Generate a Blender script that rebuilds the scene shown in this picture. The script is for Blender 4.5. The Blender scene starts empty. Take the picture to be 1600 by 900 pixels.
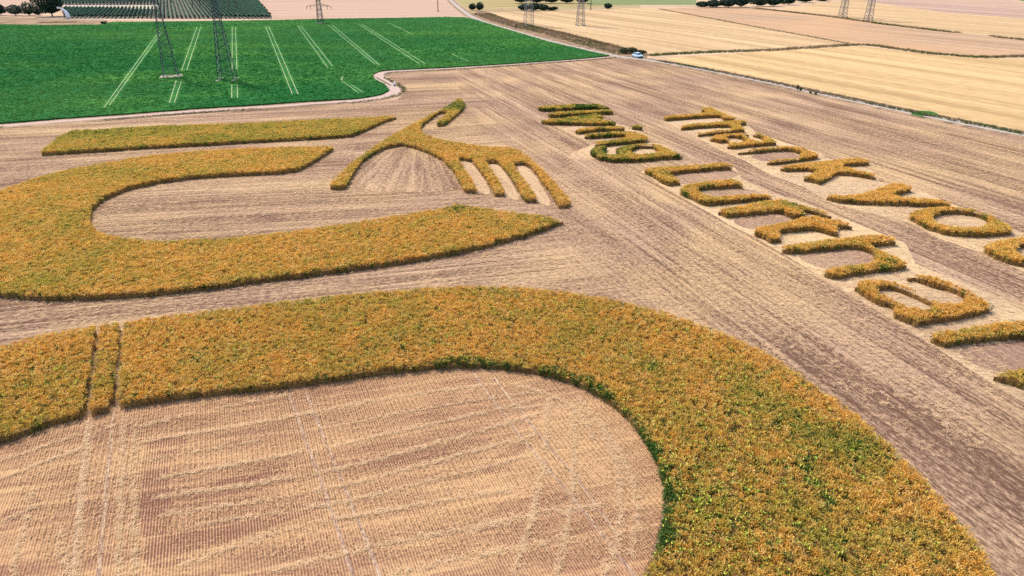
import bpy, bmesh, math, random
import numpy as np
from mathutils import Vector, Matrix

R = math.radians
scene = bpy.context.scene
COL = scene.collection

# ------------------------------------------------------------------ camera
H_CAM, F_PX = 28.0, 1600 * 24 / 36.0
PITCH = math.atan(510 / F_PX)                       # looking down from the drone
cam_d = bpy.data.cameras.new('camera'); cam = bpy.data.objects.new('camera', cam_d); COL.objects.link(cam)
cam.location = (0, 0, H_CAM); cam.rotation_euler = (math.pi / 2 - PITCH, 0, 0)
cam_d.lens = 24; cam_d.sensor_width = 36; cam_d.clip_start = 0.5; cam_d.clip_end = 12000
scene.camera = cam

# ------------------------------------------------------------------ sky, sun, exposure
SUN_EL, SUN_AZ = R(53), R(132)                       # azimuth: angle of the direction towards the sun, from +X counter-clockwise
world = bpy.data.worlds.new('World'); scene.world = world; world.use_nodes = True
wn = world.node_tree.nodes; wl = world.node_tree.links
sky = wn.new('ShaderNodeTexSky'); sky.sky_type = 'NISHITA'; sky.sun_disc = False
sky.sun_elevation = SUN_EL; sky.sun_rotation = math.pi / 2 - SUN_AZ
sky.air_density = 1.0; sky.dust_density = 2.5
wl.new(sky.outputs[0], wn['Background'].inputs[0]); wn['Background'].inputs[1].default_value = 0.15
sd = bpy.data.lights.new('sun', 'SUN'); sun = bpy.data.objects.new('sun', sd); COL.objects.link(sun)
sd.energy = 2.9; sd.angle = R(3.5); sd.color = (1.0, 0.95, 0.87)
to_sun = Vector((math.cos(SUN_AZ) * math.cos(SUN_EL), math.sin(SUN_AZ) * math.cos(SUN_EL), math.sin(SUN_EL)))
sun.rotation_euler = to_sun.to_track_quat('Z', 'Y').to_euler(); sun.location = (0, 0, 120)
scene.view_settings.view_transform = 'Standard'; scene.view_settings.look = 'None'
scene.view_settings.exposure = 1.05; scene.view_settings.gamma = 1.0
scene.render.engine = 'CYCLES'
scene.cycles.use_denoising = False
scene.cycles.max_bounces = 5; scene.cycles.diffuse_bounces = 3; scene.cycles.transparent_max_bounces = 4

# ------------------------------------------------------------------ measuring helpers
SP, CP = math.sin(PITCH), math.cos(PITCH)
def at(x, y, z=0.0):
    """Where the sight line through a point of the photograph meets the plane at height z."""
    u, v = (x - 800) / F_PX, (y - 450) / F_PX
    t = (H_CAM - z) / (SP + v * CP)
    return (u * t, (CP - v * SP) * t)
def zz(pts, ox, oy, s): return [(ox + x / s, oy + y / s) for x, y in pts]
def area(p): return 0.5 * sum(p[i][0] * p[(i + 1) % len(p)][1] - p[(i + 1) % len(p)][0] * p[i][1] for i in range(len(p)))
def chaikin(p, n=1):
    for _ in range(n):
        q = []
        for i in range(len(p)):
            a, b = p[i], p[(i + 1) % len(p)]
            q += [(a[0] * .78 + b[0] * .22, a[1] * .78 + b[1] * .22), (a[0] * .22 + b[0] * .78, a[1] * .22 + b[1] * .78)]
        p = q
    return p
def footprint(px, h, hole=False, smooth=1):
    """Outline of a standing crop as seen (near edges at ground level, far edges at crop height) -> its footprint on the ground."""
    n = len(px); sg = 1 if area(px) > 0 else -1
    if hole: sg = -sg
    out = []
    for i in range(n):
        a, b, c = px[i - 1], px[i], px[(i + 1) % n]
        ny = 0
        for p, q in ((a, b), (b, c)):
            dx, dy = q[0] - p[0], q[1] - p[1]; L = math.hypot(dx, dy) or 1
            ny += -dx / L * sg * .5                 # outward normal, image y down
        out.append(at(b[0], b[1], h * min(1, max(0, .5 - .9 * ny))))
    return chaikin(out, smooth)
def inside(P, poly):
    x, y = P[:, 0], P[:, 1]; r = np.zeros(len(P), bool); n = len(poly); j = n - 1
    for i in range(n):
        xi, yi = poly[i]; xj, yj = poly[j]
        if yi != yj:
            c = ((yi > y) != (yj > y)) & (x < (xj - xi) * (y - yi) / (yj - yi) + xi)
            r ^= c
        j = i
    return r
def edge_distance(P, poly):
    d = np.full(len(P), 1e9); n = len(poly)
    for i in range(n):
        a = np.array(poly[i]); b = np.array(poly[(i + 1) % n]); ab = b - a; L = (ab @ ab) or 1e-9
        t = np.clip(((P - a) @ ab) / L, 0, 1)
        d = np.minimum(d, np.hypot(*(P - a - t[:, None] * ab).T))
    return d
def lattice_noise(P, s, seed):
    """smooth value noise 0..1"""
    r = np.random.RandomState(seed); T = r.rand(256, 256)
    q = P * s + 1000.37; i = np.floor(q).astype(int); f = q - i; f = f * f * (3 - 2 * f)
    g = lambda a, b: T[(i[:, 0] + a) % 256, (i[:, 1] + b) % 256]
    return (g(0, 0) * (1 - f[:, 0]) + g(1, 0) * f[:, 0]) * (1 - f[:, 1]) + (g(0, 1) * (1 - f[:, 0]) + g(1, 1) * f[:, 0]) * f[:, 1]

def tag(o, label=None, cat=None, group=None, kind=None):
    for k, v in (('label', label), ('category', cat), ('group', group), ('kind', kind)):
        if v: o[k] = v
    return o
def mesh_obj(name, verts, faces, mats, parent=None, mi=None, smooth=False):
    me = bpy.data.meshes.new(name); me.from_pydata(verts, [], faces)
    for m in (mats if isinstance(mats, (list, tuple)) else [mats]): me.materials.append(m)
    if mi is not None: me.polygons.foreach_set('material_index', mi)
    if smooth: me.polygons.foreach_set('use_smooth', [True] * len(me.polygons))
    me.update()
    o = bpy.data.objects.new(name, me); COL.objects.link(o)
    if parent: o.parent = parent
    return o
def empty(name, loc=(0, 0, 0), rz=0):
    o = bpy.data.objects.new(name, None); COL.objects.link(o); o.location = loc; o.rotation_euler = (0, 0, rz); return o
class MB:
    def __init__(s): s.v = []; s.f = []
    def box(s, x0, x1, y0, y1, z0, z1):
        b = len(s.v); s.v += [(x, y, z) for z in (z0, z1) for x, y in ((x0, y0), (x1, y0), (x1, y1), (x0, y1))]
        s.f += [tuple(b + i for i in q) for q in ((3, 2, 1, 0), (4, 5, 6, 7), (0, 1, 5, 4), (1, 2, 6, 5), (2, 3, 7, 6), (3, 0, 4, 7))]
    def bar(s, a, c, w, w2=None):
        a, c = Vector(a), Vector(c); d = (c - a).normalized(); w2 = w2 or w
        u = d.cross(Vector((0, 0, 1)) if abs(d.z) < .9 else Vector((1, 0, 0))).normalized(); t = d.cross(u)
        b = len(s.v)
        for p, k in ((a, w / 2), (c, w2 / 2)):
            s.v += [tuple(p + u * k * i + t * k * j) for i, j in ((-1, -1), (1, -1), (1, 1), (-1, 1))]
        s.f += [tuple(b + i for i in q) for q in ((3, 2, 1, 0), (4, 5, 6, 7), (0, 1, 5, 4), (1, 2, 6, 5), (2, 3, 7, 6), (3, 0, 4, 7))]
    def tube(s, pts, rad, n=8, cap=True):
        rings = []
        for i, p in enumerate(pts):
            p = Vector(p); d = (Vector(pts[min(i + 1, len(pts) - 1)]) - Vector(pts[max(i - 1, 0)])).normalized()
            u = d.cross(Vector((0, 0, 1)) if abs(d.z) < .9 else Vector((1, 0, 0))).normalized(); t = d.cross(u)
            b = len(s.v); rings.append(b)
            for k in range(n):
                a = k * math.tau / n; s.v.append(tuple(p + (u * math.cos(a) + t * math.sin(a)) * rad[i]))
        for q in range(len(rings) - 1):
            for k in range(n):
                s.f.append((rings[q] + k, rings[q] + (k + 1) % n, rings[q + 1] + (k + 1) % n, rings[q + 1] + k))
        if cap:
            s.f.append(tuple(rings[0] + k for k in reversed(range(n)))); s.f.append(tuple(rings[-1] + k for k in range(n)))
    def build(s, name, m, parent=None, smooth=False): return mesh_obj(name, s.v, s.f, m, parent, smooth=smooth)

# ------------------------------------------------------------------ materials
def new_mat(name, rough=1.0, spec=.03):
    m = bpy.data.materials.new(name); m.use_nodes = True
    b = m.node_tree.nodes['Principled BSDF']; b.inputs['Roughness'].default_value = rough
    b.inputs['Specular IOR Level'].default_value = spec
    return m, m.node_tree.nodes, m.node_tree.links, b
def c4(c): return (*c, 1)
def mixc(N, L, f, a, b, mode='MIX'):
    n = N.new('ShaderNodeMix'); n.data_type = 'RGBA'; n.blend_type = mode; n.clamp_factor = True
    for s, v in ((n.inputs[0], f), (n.inputs[6], a), (n.inputs[7], b)):
        if isinstance(v, (int, float)): s.default_value = v
        elif isinstance(v, tuple): s.default_value = c4(v)
        else: L.new(v, s)
    return n.outputs[2]
def math_n(N, L, op, a, b=None, clamp=False):
    n = N.new('ShaderNodeMath'); n.operation = op; n.use_clamp = clamp
    for s, v in zip(n.inputs, (a, b)):
        if v is None: continue
        if isinstance(v, (int, float)): s.default_value = v
        else: L.new(v, s)
    return n.outputs[0]
def noise(N, L, vec, scale, detail=2, rough=.5, dist=0):
    n = N.new('ShaderNodeTexNoise'); n.inputs['Scale'].default_value = scale; n.inputs['Detail'].default_value = detail
    n.inputs['Roughness'].default_value = rough; n.inputs['Distortion'].default_value = dist; L.new(vec, n.inputs['Vector']); return n.outputs['Fac']
def world_vec(N, L, ang=0, sc=(1, 1, 1), loc=(0, 0, 0)):
    g = N.new('ShaderNodeNewGeometry'); v = g.outputs['Position']
    if ang:
        r = N.new('ShaderNodeVectorRotate'); r.rotation_type = 'Z_AXIS'; r.inputs['Angle'].default_value = -ang; L.new(v, r.inputs['Vector']); v = r.outputs[0]
    m = N.new('ShaderNodeMapping'); m.inputs['Scale'].default_value = sc; m.inputs['Location'].default_value = loc; L.new(v, m.inputs['Vector'])
    return m.outputs[0]
def remap(N, L, v, a, b):
    n = N.new('ShaderNodeMapRange'); n.inputs[1].default_value = a; n.inputs[2].default_value = b; L.new(v, n.inputs[0]); return n.outputs[0]
def bump(N, L, b, h, strength, dist):
    n = N.new('ShaderNodeBump'); n.inputs['Strength'].default_value = strength; n.inputs['Distance'].default_value = dist
    L.new(h, n.inputs['Height']); L.new(n.outputs[0], b.inputs['Normal'])

SOIL, STRAW, STRAW_Y = (.112, .061, .040), (.390, .256, .163), (.420, .280, .147)
def stubble(name, ang, soil=SOIL, straw=STRAW, yel=STRAW_Y, cover=.5, streak=1.0, grain=1.0, curve=None, ang2=None, split=None):
    """mown ground: dark soil with chopped straw lying in swaths along the driving direction"""
    m, N, L, b = new_mat(name)
    def vec(sc, loc=(0, 0, 0), a_=ang):
        if curve is None: return world_vec(N, L, a_, sc, loc)
        g = N.new('ShaderNodeNewGeometry'); s = N.new('ShaderNodeVectorMath'); s.operation = 'SUBTRACT'      # swaths fanning out from a turning point
        L.new(g.outputs['Position'], s.inputs[0]); s.inputs[1].default_value = (curve[0], curve[1], 0)
        ln = N.new('ShaderNodeVectorMath'); ln.operation = 'LENGTH'; L.new(s.outputs[0], ln.inputs[0])
        sp = N.new('ShaderNodeSeparateXYZ'); L.new(s.outputs[0], sp.inputs[0])
        at2 = math_n(N, L, 'ARCTAN2', sp.outputs[1], sp.outputs[0])
        cb = N.new('ShaderNodeCombineXYZ'); L.new(math_n(N, L, 'MULTIPLY', at2, curve[2]), cb.inputs[1]); L.new(ln.outputs['Value'], cb.inputs[0])
        mp = N.new('ShaderNodeMapping'); mp.inputs['Scale'].default_value = sc; mp.inputs['Location'].default_value = loc; L.new(cb.outputs[0], mp.inputs['Vector'])
        return mp.outputs[0]
    mk = None
    if ang2 is not None:                                                       # the driver turned along this line
        (ax, ay), (bx, by) = split; ln_ = math.hypot(bx - ax, by - ay); nx, ny = -(by - ay) / ln_, (bx - ax) / ln_
        g = N.new('ShaderNodeNewGeometry'); dp = N.new('ShaderNodeVectorMath'); dp.operation = 'DOT_PRODUCT'; L.new(g.outputs['Position'], dp.inputs[0]); dp.inputs[1].default_value = (nx, ny, 0)
        wob = noise(N, L, world_vec(N, L, 0, (.06, .06, 1)), 1, 5, .6)
        mk = remap(N, L, math_n(N, L, 'ADD', math_n(N, L, 'SUBTRACT', dp.outputs['Value'], nx * ax + ny * ay), math_n(N, L, 'MULTIPLY', math_n(N, L, 'SUBTRACT', wob, .5), 30)), -6, 6)
    def nz(sc, loc, det, ro):
        a = noise(N, L, vec(sc, loc), 1, det, ro)
        if mk is None: return a
        b_ = noise(N, L, vec(sc, loc, ang2), 1, det, ro); mx = N.new('ShaderNodeMix'); mx.data_type = 'FLOAT'
        L.new(mk, mx.inputs[0]); L.new(a, mx.inputs[2]); L.new(b_, mx.inputs[3]); return mx.outputs[0]
    n1 = nz((.018, .22, 1), (0, 0, 0), 2, .55)
    n2 = nz((.10, 1.1, 1), (7, 3, 0), 3, .6)
    n3 = nz((1.9, 4.2, 3), (0, 0, 0), 6, .78)
    n5 = nz((.022, 2.1, 1), (19, 5, 0), 3, .62)
    n4 = noise(N, L, vec((.05, .05, 1), (31, 17, 0)), 1, 3, .55)
    s = math_n(N, L, 'MULTIPLY', math_n(N, L, 'SUBTRACT', n1, .5), 1.1 * streak)
    s = math_n(N, L, 'ADD', s, math_n(N, L, 'MULTIPLY', math_n(N, L, 'SUBTRACT', n2, .5), .95 * streak))
    s = math_n(N, L, 'ADD', s, math_n(N, L, 'MULTIPLY', math_n(N, L, 'SUBTRACT', n3, .5), 4.3 * grain))
    s = math_n(N, L, 'ADD', s, math_n(N, L, 'MULTIPLY', math_n(N, L, 'SUBTRACT', n5, .5), 1.5 * streak))
    s = math_n(N, L, 'ADD', s, math_n(N, L, 'MULTIPLY', math_n(N, L, 'SUBTRACT', n4, .5), .7))
    f = math_n(N, L, 'ADD', s, cover, True)
    st = mixc(N, L, remap(N, L, n4, .40, .66), straw, yel)
    L.new(mixc(N, L, f, soil, st), b.inputs['Base Color'])
    bump(N, L, b, n3, .8, .22)
    return m
def plain(name, col, var=.25, scale=.6, rough=.95, spec=.04, bmp=.0, metal=0):
    m, N, L, b = new_mat(name, rough, spec); b.inputs['Metallic'].default_value = metal
    n = noise(N, L, world_vec(N, L), scale, 4, .6)
    L.new(mixc(N, L, remap(N, L, n, .3, .7), tuple(x * (1 - var) for x in col), tuple(min(1, x * (1 + var)) for x in col)), b.inputs['Base Color'])
    if bmp: bump(N, L, b, n, bmp, .05)
    return m
def field_mat(name, ang, a, b_, fine=.9, band=(.004, .16), patch=None):
    """far fields: long pale and dark driving bands"""
    m, N, L, b = new_mat(name)
    n1 = noise(N, L, world_vec(N, L, ang, (band[0], band[1], 1)), 1, 4, .62)
    n2 = noise(N, L, world_vec(N, L, ang, (.25, fine, 1)), 1, 4, .65)
    n3 = noise(N, L, world_vec(N, L, 0, (.012, .012, 1)), 1, 3, .5)
    f = math_n(N, L, 'ADD', math_n(N, L, 'MULTIPLY', math_n(N, L, 'SUBTRACT', n1, .5), 3.4), math_n(N, L, 'MULTIPLY', math_n(N, L, 'SUBTRACT', n2, .5), 2.2))
    f = math_n(N, L, 'ADD', f, .5, True)
    c = mixc(N, L, f, a, b_)
    if patch: c = mixc(N, L, remap(N, L, n3, .45, .7), c, patch)
    L.new(c, b.inputs['Base Color']); bump(N, L, b, n2, .5, .15)
    return m
def plant_mat(name, cols, green, trans=.0, rough=1.0):
    """cols: ripe colours picked per plant; attribute 'g' on the plant says how green it still is"""
    m, N, L, b = new_mat(name, rough, .05)
    oi = N.new('ShaderNodeObjectInfo'); rp = N.new('ShaderNodeValToRGB'); L.new(oi.outputs['Random'], rp.inputs[0])
    e = rp.color_ramp.elements
    while len(e) < len(cols): e.new(.5)
    for i, c in enumerate(cols): e[i].position = i / (len(cols) - 1); e[i].color = c4(c)
    a = N.new('ShaderNodeAttribute'); a.attribute_type = 'INSTANCER'; a.attribute_name = 'g'
    L.new(mixc(N, L, a.outputs['Fac'], rp.outputs[0], green), b.inputs['Base Color'])
    if trans:
        b.inputs['Transmission Weight'].default_value = 0
        t = N.new('ShaderNodeBsdfTranslucent'); L.new(mixc(N, L, a.outputs['Fac'], rp.outputs[0], green), t.inputs[0])
        mx = N.new('ShaderNodeMixShader'); mx.inputs[0].default_value = trans
        L.new(b.outputs[0], mx.inputs[1]); L.new(t.outputs[0], mx.inputs[2]); L.new(mx.outputs[0], N['Material Output'].inputs[0])
    return m

A1 = at(1062, 295); A2 = at(1565, 595); ROW = math.atan2(A2[1] - A1[1], A2[0] - A1[0])      # the way the lettering runs
L1 = at(1200, 130); L2 = at(1600, 212); LANE = math.atan2(L2[1] - L1[1], L2[0] - L1[0])     # the way the farm lane runs
V1 = at(300, 880); V2 = at(305, 600); DRILL = math.atan2(V2[1] - V1[1], V2[0] - V1[0])
C1 = at(150, 485); C2 = at(640, 432); CORR = math.atan2(C2[1] - C1[1], C2[0] - C1[0])

SPLIT = (at(1040, 520), at(740, 150))
M_MAIN = stubble('mown_stubble', LANE * .45 + ROW * .55, cover=.47, streak=1.35, ang2=CORR, split=SPLIT)
M_INNER = stubble('mown_stubble_bowl', CORR * .6, cover=.46, streak=1.2)
M_PALE = stubble('pale_straw_strip', ROW, soil=(.27, .17, .105), straw=(.48, .335, .20), yel=(.50, .35, .195), cover=.58, streak=.6, grain=.7)
M_BARE = stubble('bare_soil', ROW, soil=(.16, .092, .066), straw=(.36, .235, .155), yel=(.37, .24, .15), cover=.42, streak=.7, grain=.7)
M_FAR = field_mat('far_land', .3, (.30, .20, .13), (.42, .30, .19))

# ------------------------------------------------------------------ ground sheets
def sheet(name, pts, z, m, smooth=0, parent=None, kind='structure'):
    p = chaikin(pts, smooth) if smooth else pts
    if area(p) < 0: p = p[::-1]
    o = mesh_obj(name, [(x, y, z) for x, y in p], [tuple(range(len(p)))], m, parent)
    if not parent: tag(o, kind=kind)
    return o
def px(*p): return [at(*q) for q in p]
def strip_pts(line, w):
    l, r = [], []
    for i, p in enumerate(line):
        a = line[max(i - 1, 0)]; b = line[min(i + 1, len(line) - 1)]
        dx, dy = b[0] - a[0], b[1] - a[1]; L = math.hypot(dx, dy) or 1
        wi = w[i] if isinstance(w, list) else w
        l.append((p[0] - dy / L * wi / 2, p[1] + dx / L * wi / 2)); r.append((p[0] + dy / L * wi / 2, p[1] - dx / L * wi / 2))
    return l, r
def ribbon(name, line, w, z, m, parent=None, kind='structure'):
    l, r = strip_pts(line, w); n = len(line)
    o = mesh_obj(name, [(x, y, z) for x, y in l + r], [(i, n + i, n + i + 1, i + 1) for i in range(n - 1)], m, parent)
    if not parent: tag(o, kind=kind)
    return o
def densify(line, step):
    out = []
    for a, b in zip(line[:-1], line[1:]):
        n = max(1, int(math.hypot(b[0] - a[0], b[1] - a[1]) / step))
        out += [(a[0] + (b[0] - a[0]) * i / n, a[1] + (b[1] - a[1]) * i / n) for i in range(n)]
    return out + [line[-1]]

sheet('ground', [(-6000, -2000), (6000, -2000), (6000, 9000), (-6000, 9000)], -.02, M_FAR)
LANE_EDGE = [(2600, 408), (2000, 290), (1600, 214), (1500, 195), (1400, 175), (1300, 154), (1200, 132), (1100, 112), (1020, 97), (955, 90)]
sheet('stubble_field', px(*LANE_EDGE, (800, 102), (700, 109), (630, 112), (604, 116), (616, 128), (632, 146), (620, 156), (560, 161), (400, 172), (200, 187), (0, 199), (-400, 236), (-900, 300))
      + [(-170, 60), (-170, -60), (260, -60)], 0, M_MAIN)
BOWL = px((140, 345), (170, 305), (260, 280), (400, 270), (500, 240), (520, 225), (560, 235), (530, 295), (620, 300), (720, 302), (860, 322), (700, 325), (560, 350), (400, 372), (260, 380), (160, 370))
sheet('stubble_bowl', BOWL, .008, M_INNER, 1)
gx, gy = at(625, 215)
M_FAN = stubble('mown_stubble_arch', 0, cover=.46, curve=(gx + 2, gy + 14, 22.0))
sheet('stubble_arch', px((545, 298), (560, 265), (590, 240), (628, 228), (680, 245), (715, 275), (728, 302)), .012, M_FAN, 1)

# the drilled stubble inside the big bend: rows of cut stalks, straw swaths, bare headland
D1, D2 = at(525, 672), at(800, 633); CROSS = math.atan2(D2[1] - D1[1], D2[0] - D1[0])
def drilled(nm='drilled_stubble', cover=.58, rowk=.5):
    m, N, L, b = new_mat(nm)
    SP_ = .155                                         # metres from row to row
    v = world_vec(N, L, DRILL, (1, 1, 1))
    sx = N.new('ShaderNodeSeparateXYZ'); L.new(v, sx.inputs[0])
    wob = noise(N, L, world_vec(N, L, DRILL, (.6, 2.0, 1)), 1, 2, .5)
    ph = math_n(N, L, 'ADD', math_n(N, L, 'MULTIPLY', sx.outputs[1], math.tau / SP_), math_n(N, L, 'MULTIPLY', wob, 1.6))
    row = math_n(N, L, 'ADD', math_n(N, L, 'MULTIPLY', math_n(N, L, 'SINE', ph), .5), .5)
    c = at(640, 760)
    n1 = noise(N, L, world_vec(N, L, CROSS, (.05, .42, 1)), 1, 3, .6)
    n2 = noise(N, L, world_vec(N, L, CROSS, (.5, 3.0, 1)), 1, 4, .65)
    n3 = noise(N, L, world_vec(N, L, 0, (5.5, 5.5, 3)), 1, 4, .7)
    n4 = noise(N, L, world_vec(N, L, 0, (.11, .11, 1), (3, 9, 0)), 1, 3, .5)
    vc = N.new('ShaderNodeSeparateXYZ'); L.new(world_vec(N, L, CROSS), vc.inputs[0])      # thin straw lines left by each pass
    w2 = noise(N, L, world_vec(N, L, CROSS, (.06, .5, 1), (5, 2, 0)), 1, 3, .6)
    pas = math_n(N, L, 'SINE', math_n(N, L, 'ADD', math_n(N, L, 'MULTIPLY', vc.outputs[1], math.tau / 1.9), math_n(N, L, 'MULTIPLY', w2, 9)))
    pas = math_n(N, L, 'MULTIPLY', remap(N, L, pas, .72, 1.0), .38)
    s = math_n(N, L, 'ADD', pas, math_n(N, L, 'MULTIPLY', math_n(N, L, 'SUBTRACT', n1, .5), 1.7))
    s = math_n(N, L, 'ADD', s, math_n(N, L, 'MULTIPLY', math_n(N, L, 'SUBTRACT', n2, .5), .9))
    s = math_n(N, L, 'ADD', s, math_n(N, L, 'MULTIPLY', math_n(N, L, 'SUBTRACT', n3, .5), 2.2))
    s = math_n(N, L, 'ADD', s, math_n(N, L, 'MULTIPLY', math_n(N, L, 'SUBTRACT', n4, .5), .9))
    s = math_n(N, L, 'ADD', s, math_n(N, L, 'MULTIPLY', math_n(N, L, 'SUBTRACT', row, .5), rowk))
    f = math_n(N, L, 'ADD', s, cover, True)
    col = mixc(N, L, remap(N, L, n4, .38, .64), (.385, .222, .118), (.44, .268, .133))
    L.new(mixc(N, L, f, (.145, .066, .045), col), b.inputs['Base Color'])
    hh = math_n(N, L, 'ADD', math_n(N, L, 'MULTIPLY', row, .5), n3)
    bump(N, L, b, hh, .8, .12)
    return m
M_DRILL = drilled()
INNER = [(-500, 870), (-200, 765), (0, 697), (30, 688), (80, 668), (130, 655), (190, 642), (250, 632), (330, 622), (400, 615), (450, 610), (520, 600), (600, 588), (680, 580), (740, 577), (800, 582),
         (860, 592), (910, 610), (950, 635), (985, 668), (1010, 700), (1030, 740), (1037, 790), (1030, 830), (1015, 880), (985, 940), (900, 1040)]
inn = px(*[(x, y - 6) for x, y in INNER])
sheet('drilled_stubble_field', inn + [(-10, 6), (-70, 6)], .012, M_DRILL)
THIN = []
M_THIN = drilled('thin_drilled_stubble', .24, .9)
for p in ([(222, 885), (228, 845), (300, 825), (420, 800), (512, 776), (516, 790), (430, 822), (330, 855), (262, 890)], [(218, 845), (222, 760), (226, 690), (270, 682), (300, 688), (270, 712), (262, 750), (270, 790), (262, 846)],
          [(335, 752), (420, 735), (450, 722), (452, 732), (400, 752), (345, 764)], [(740, 735), (800, 700), (822, 690), (818, 715), (770, 745)], [(0, 800), (60, 770), (70, 790), (10, 825)]):
    THIN.append(px(*p)); sheet('thin_stubble_patch', px(*p), .0130 + .0008 * len(THIN), M_THIN, 2)
M_RUT = stubble('wheel_rut', DRILL, soil=(.20, .115, .085), straw=(.47, .325, .215), yel=(.47, .325, .205), cover=.46, streak=.5, grain=1.2)
for line in ([(452, 615), (480, 695), (512, 780), (545, 880), (565, 940)], [(478, 612), (508, 690), (548, 785), (590, 890), (610, 945)],
             [(738, 580), (770, 625), (800, 665), (850, 725), (905, 790), (960, 860), (1000, 910)], [(772, 590), (815, 645), (850, 690), (900, 745), (960, 830)],
             [(137, 655), (128, 740), (120, 830), (112, 930)], [(178, 645), (168, 740), (160, 830), (152, 930)]):
    RUT_Z = globals().get('RUT_Z', .018) + .0007; ribbon('wheel_rut', densify(px(*line), 1.2), .21, RUT_Z, M_RUT)


# pale straw strips left between the letters, bare soil in their counters
ZP = lambda p: zz(p, 1000, 240, 5.696)
M_BAND = stubble('letter_band_straw', ROW + R(75), soil=(.23, .145, .092), straw=(.50, .35, .205), yel=(.53, .375, .20), cover=.62, streak=.7, grain=.7)
for p in ([(1033, 188), (1064, 203), (1094, 218), (1128, 236), (1165, 252), (1205, 274), (1255, 292), (1300, 318), (1420, 348), (1470, 374), (1535, 396), (1600, 425), (1800, 500), (1800, 440), (1620, 372), (1590, 360), (1535, 335), (1480, 316), (1425, 292), (1375, 284), (1362, 265), (1300, 250), (1280, 238), (1230, 224), (1180, 206), (1165, 192), (1150, 186), (1110, 176)],
          [(1002, 268), (1040, 295), (1062, 307), (1100, 328), (1118, 338), (1140, 352), (1175, 368), (1205, 386), (1222, 396), (1285, 434), (1332, 462), (1400, 504), (1448, 534), (1560, 606), (1700, 690), (1900, 640), (1700, 540), (1610, 492), (1560, 466), (1500, 440), (1430, 412), (1415, 380), (1345, 352), (1310, 338), (1245, 312), (1200, 300), (1160, 280), (1148, 262), (1130, 256)]):
    sheet('letter_band', densify(px(*p), 2.0), .008, M_BAND)
for nm, p, m in (
                 ('straw_strip', [(880, 250), (985, 248), (1060, 240), (1040, 225), (960, 215), (900, 235)], M_PALE),
                 ('straw_strip', [(895, 212), (925, 222), (1010, 216), (1000, 205), (960, 198)], M_PALE),
                 ('straw_strip', [(870, 200), (900, 206), (990, 204), (965, 192)], M_PALE),
                 ('straw_strip', [(737, 252), (720, 250), (744, 300), (773, 306)], M_PALE),
                 ('straw_strip', [(762, 254), (780, 256), (818, 316), (790, 308)], M_PALE),
                 ('straw_strip', [(804, 258), (826, 260), (868, 324), (840, 318)], M_PALE),
                 ('bare_counter', [(1040, 274), (1062, 292), (1160, 276), (1145, 264)], M_BARE),
                 ('bare_counter', [(1090, 300), (1112, 311), (1200, 305), (1165, 293)], M_BARE),
                 ('bare_counter', [(1135, 342), (1175, 362), (1250, 345), (1225, 330)], M_BARE),
                 ('bare_counter', [(1235, 398), (1290, 424), (1372, 415), (1366, 396), (1330, 388)], M_BARE),
                 ('bare_counter', [(1165, 243), (1196, 254), (1255, 248), (1235, 236)], M_BARE),
                 ('bare_counter', [(1480, 545), (1560, 590), (1800, 560), (1700, 520), (1600, 532)], M_BARE)):
    PATCH_Z = globals().get('PATCH_Z', .012) + .0007; sheet(nm, px(*p), PATCH_Z, m, 2)

# ------------------------------------------------------------------ far fields
GREEN_PX = [(-500, 240), (0, 194), (100, 186), (200, 179), (300, 171), (400, 165), (500, 158), (560, 155), (595, 149), (608, 142), (601, 134), (584, 124), (582, 117), (596, 111), (640, 109), (700, 106),
            (800, 100), (900, 93), (952, 88), (930, 83), (890, 74), (850, 64), (810, 52), (770, 40), (745, 32), (728, 28), (700, 27), (600, 29), (520, 30), (440, 32), (300, 34), (175, 35), (160, 39), (80, 40), (0, 39), (-400, 38)]
m, N, L, b = new_mat('green_crop')
q1 = noise(N, L, world_vec(N, L, .1, (.02, .05, 1)), 1, 3, .55); q2 = noise(N, L, world_vec(N, L, 0, (1.6, 1.6, 1)), 1, 5, .7); q3 = noise(N, L, world_vec(N, L, .6, (.03, .02, 1), (40, 8, 0)), 1, 2, .5)
cc = mixc(N, L, remap(N, L, q2, .3, .72), (.007, .052, .014), (.022, .145, .031))
cc = mixc(N, L, math_n(N, L, 'MULTIPLY', remap(N, L, q1, .42, .66), .7), cc, (.060, .170, .026))
cc = mixc(N, L, math_n(N, L, 'MULTIPLY', remap(N, L, q3, .52, .75), .45), cc, (.008, .095, .038))
L.new(cc, b.inputs['Base Color']); bump(N, L, b, q2, 1, .5); M_GREEN = m
green_poly = px(*GREEN_PX)
def block(name, poly, z0, z1, m, parent=None):
    p = poly if area(poly) > 0 else poly[::-1]; n = len(p)
    return mesh_obj(name, [(x, y, z1) for x, y in p] + [(x, y, z0) for x, y in p], [tuple(range(n))] + [(i, n + i, n + (i + 1) % n, (i + 1) % n) for i in range(n)], m, parent)
gf = tag(block('green_field', green_poly, .0, .30, M_GREEN), kind='structure')
TW = .13
TRAMS = []
M_TRAM = plain('pale_dry_track', (.30, .32, .17), .3, .4)
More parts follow.
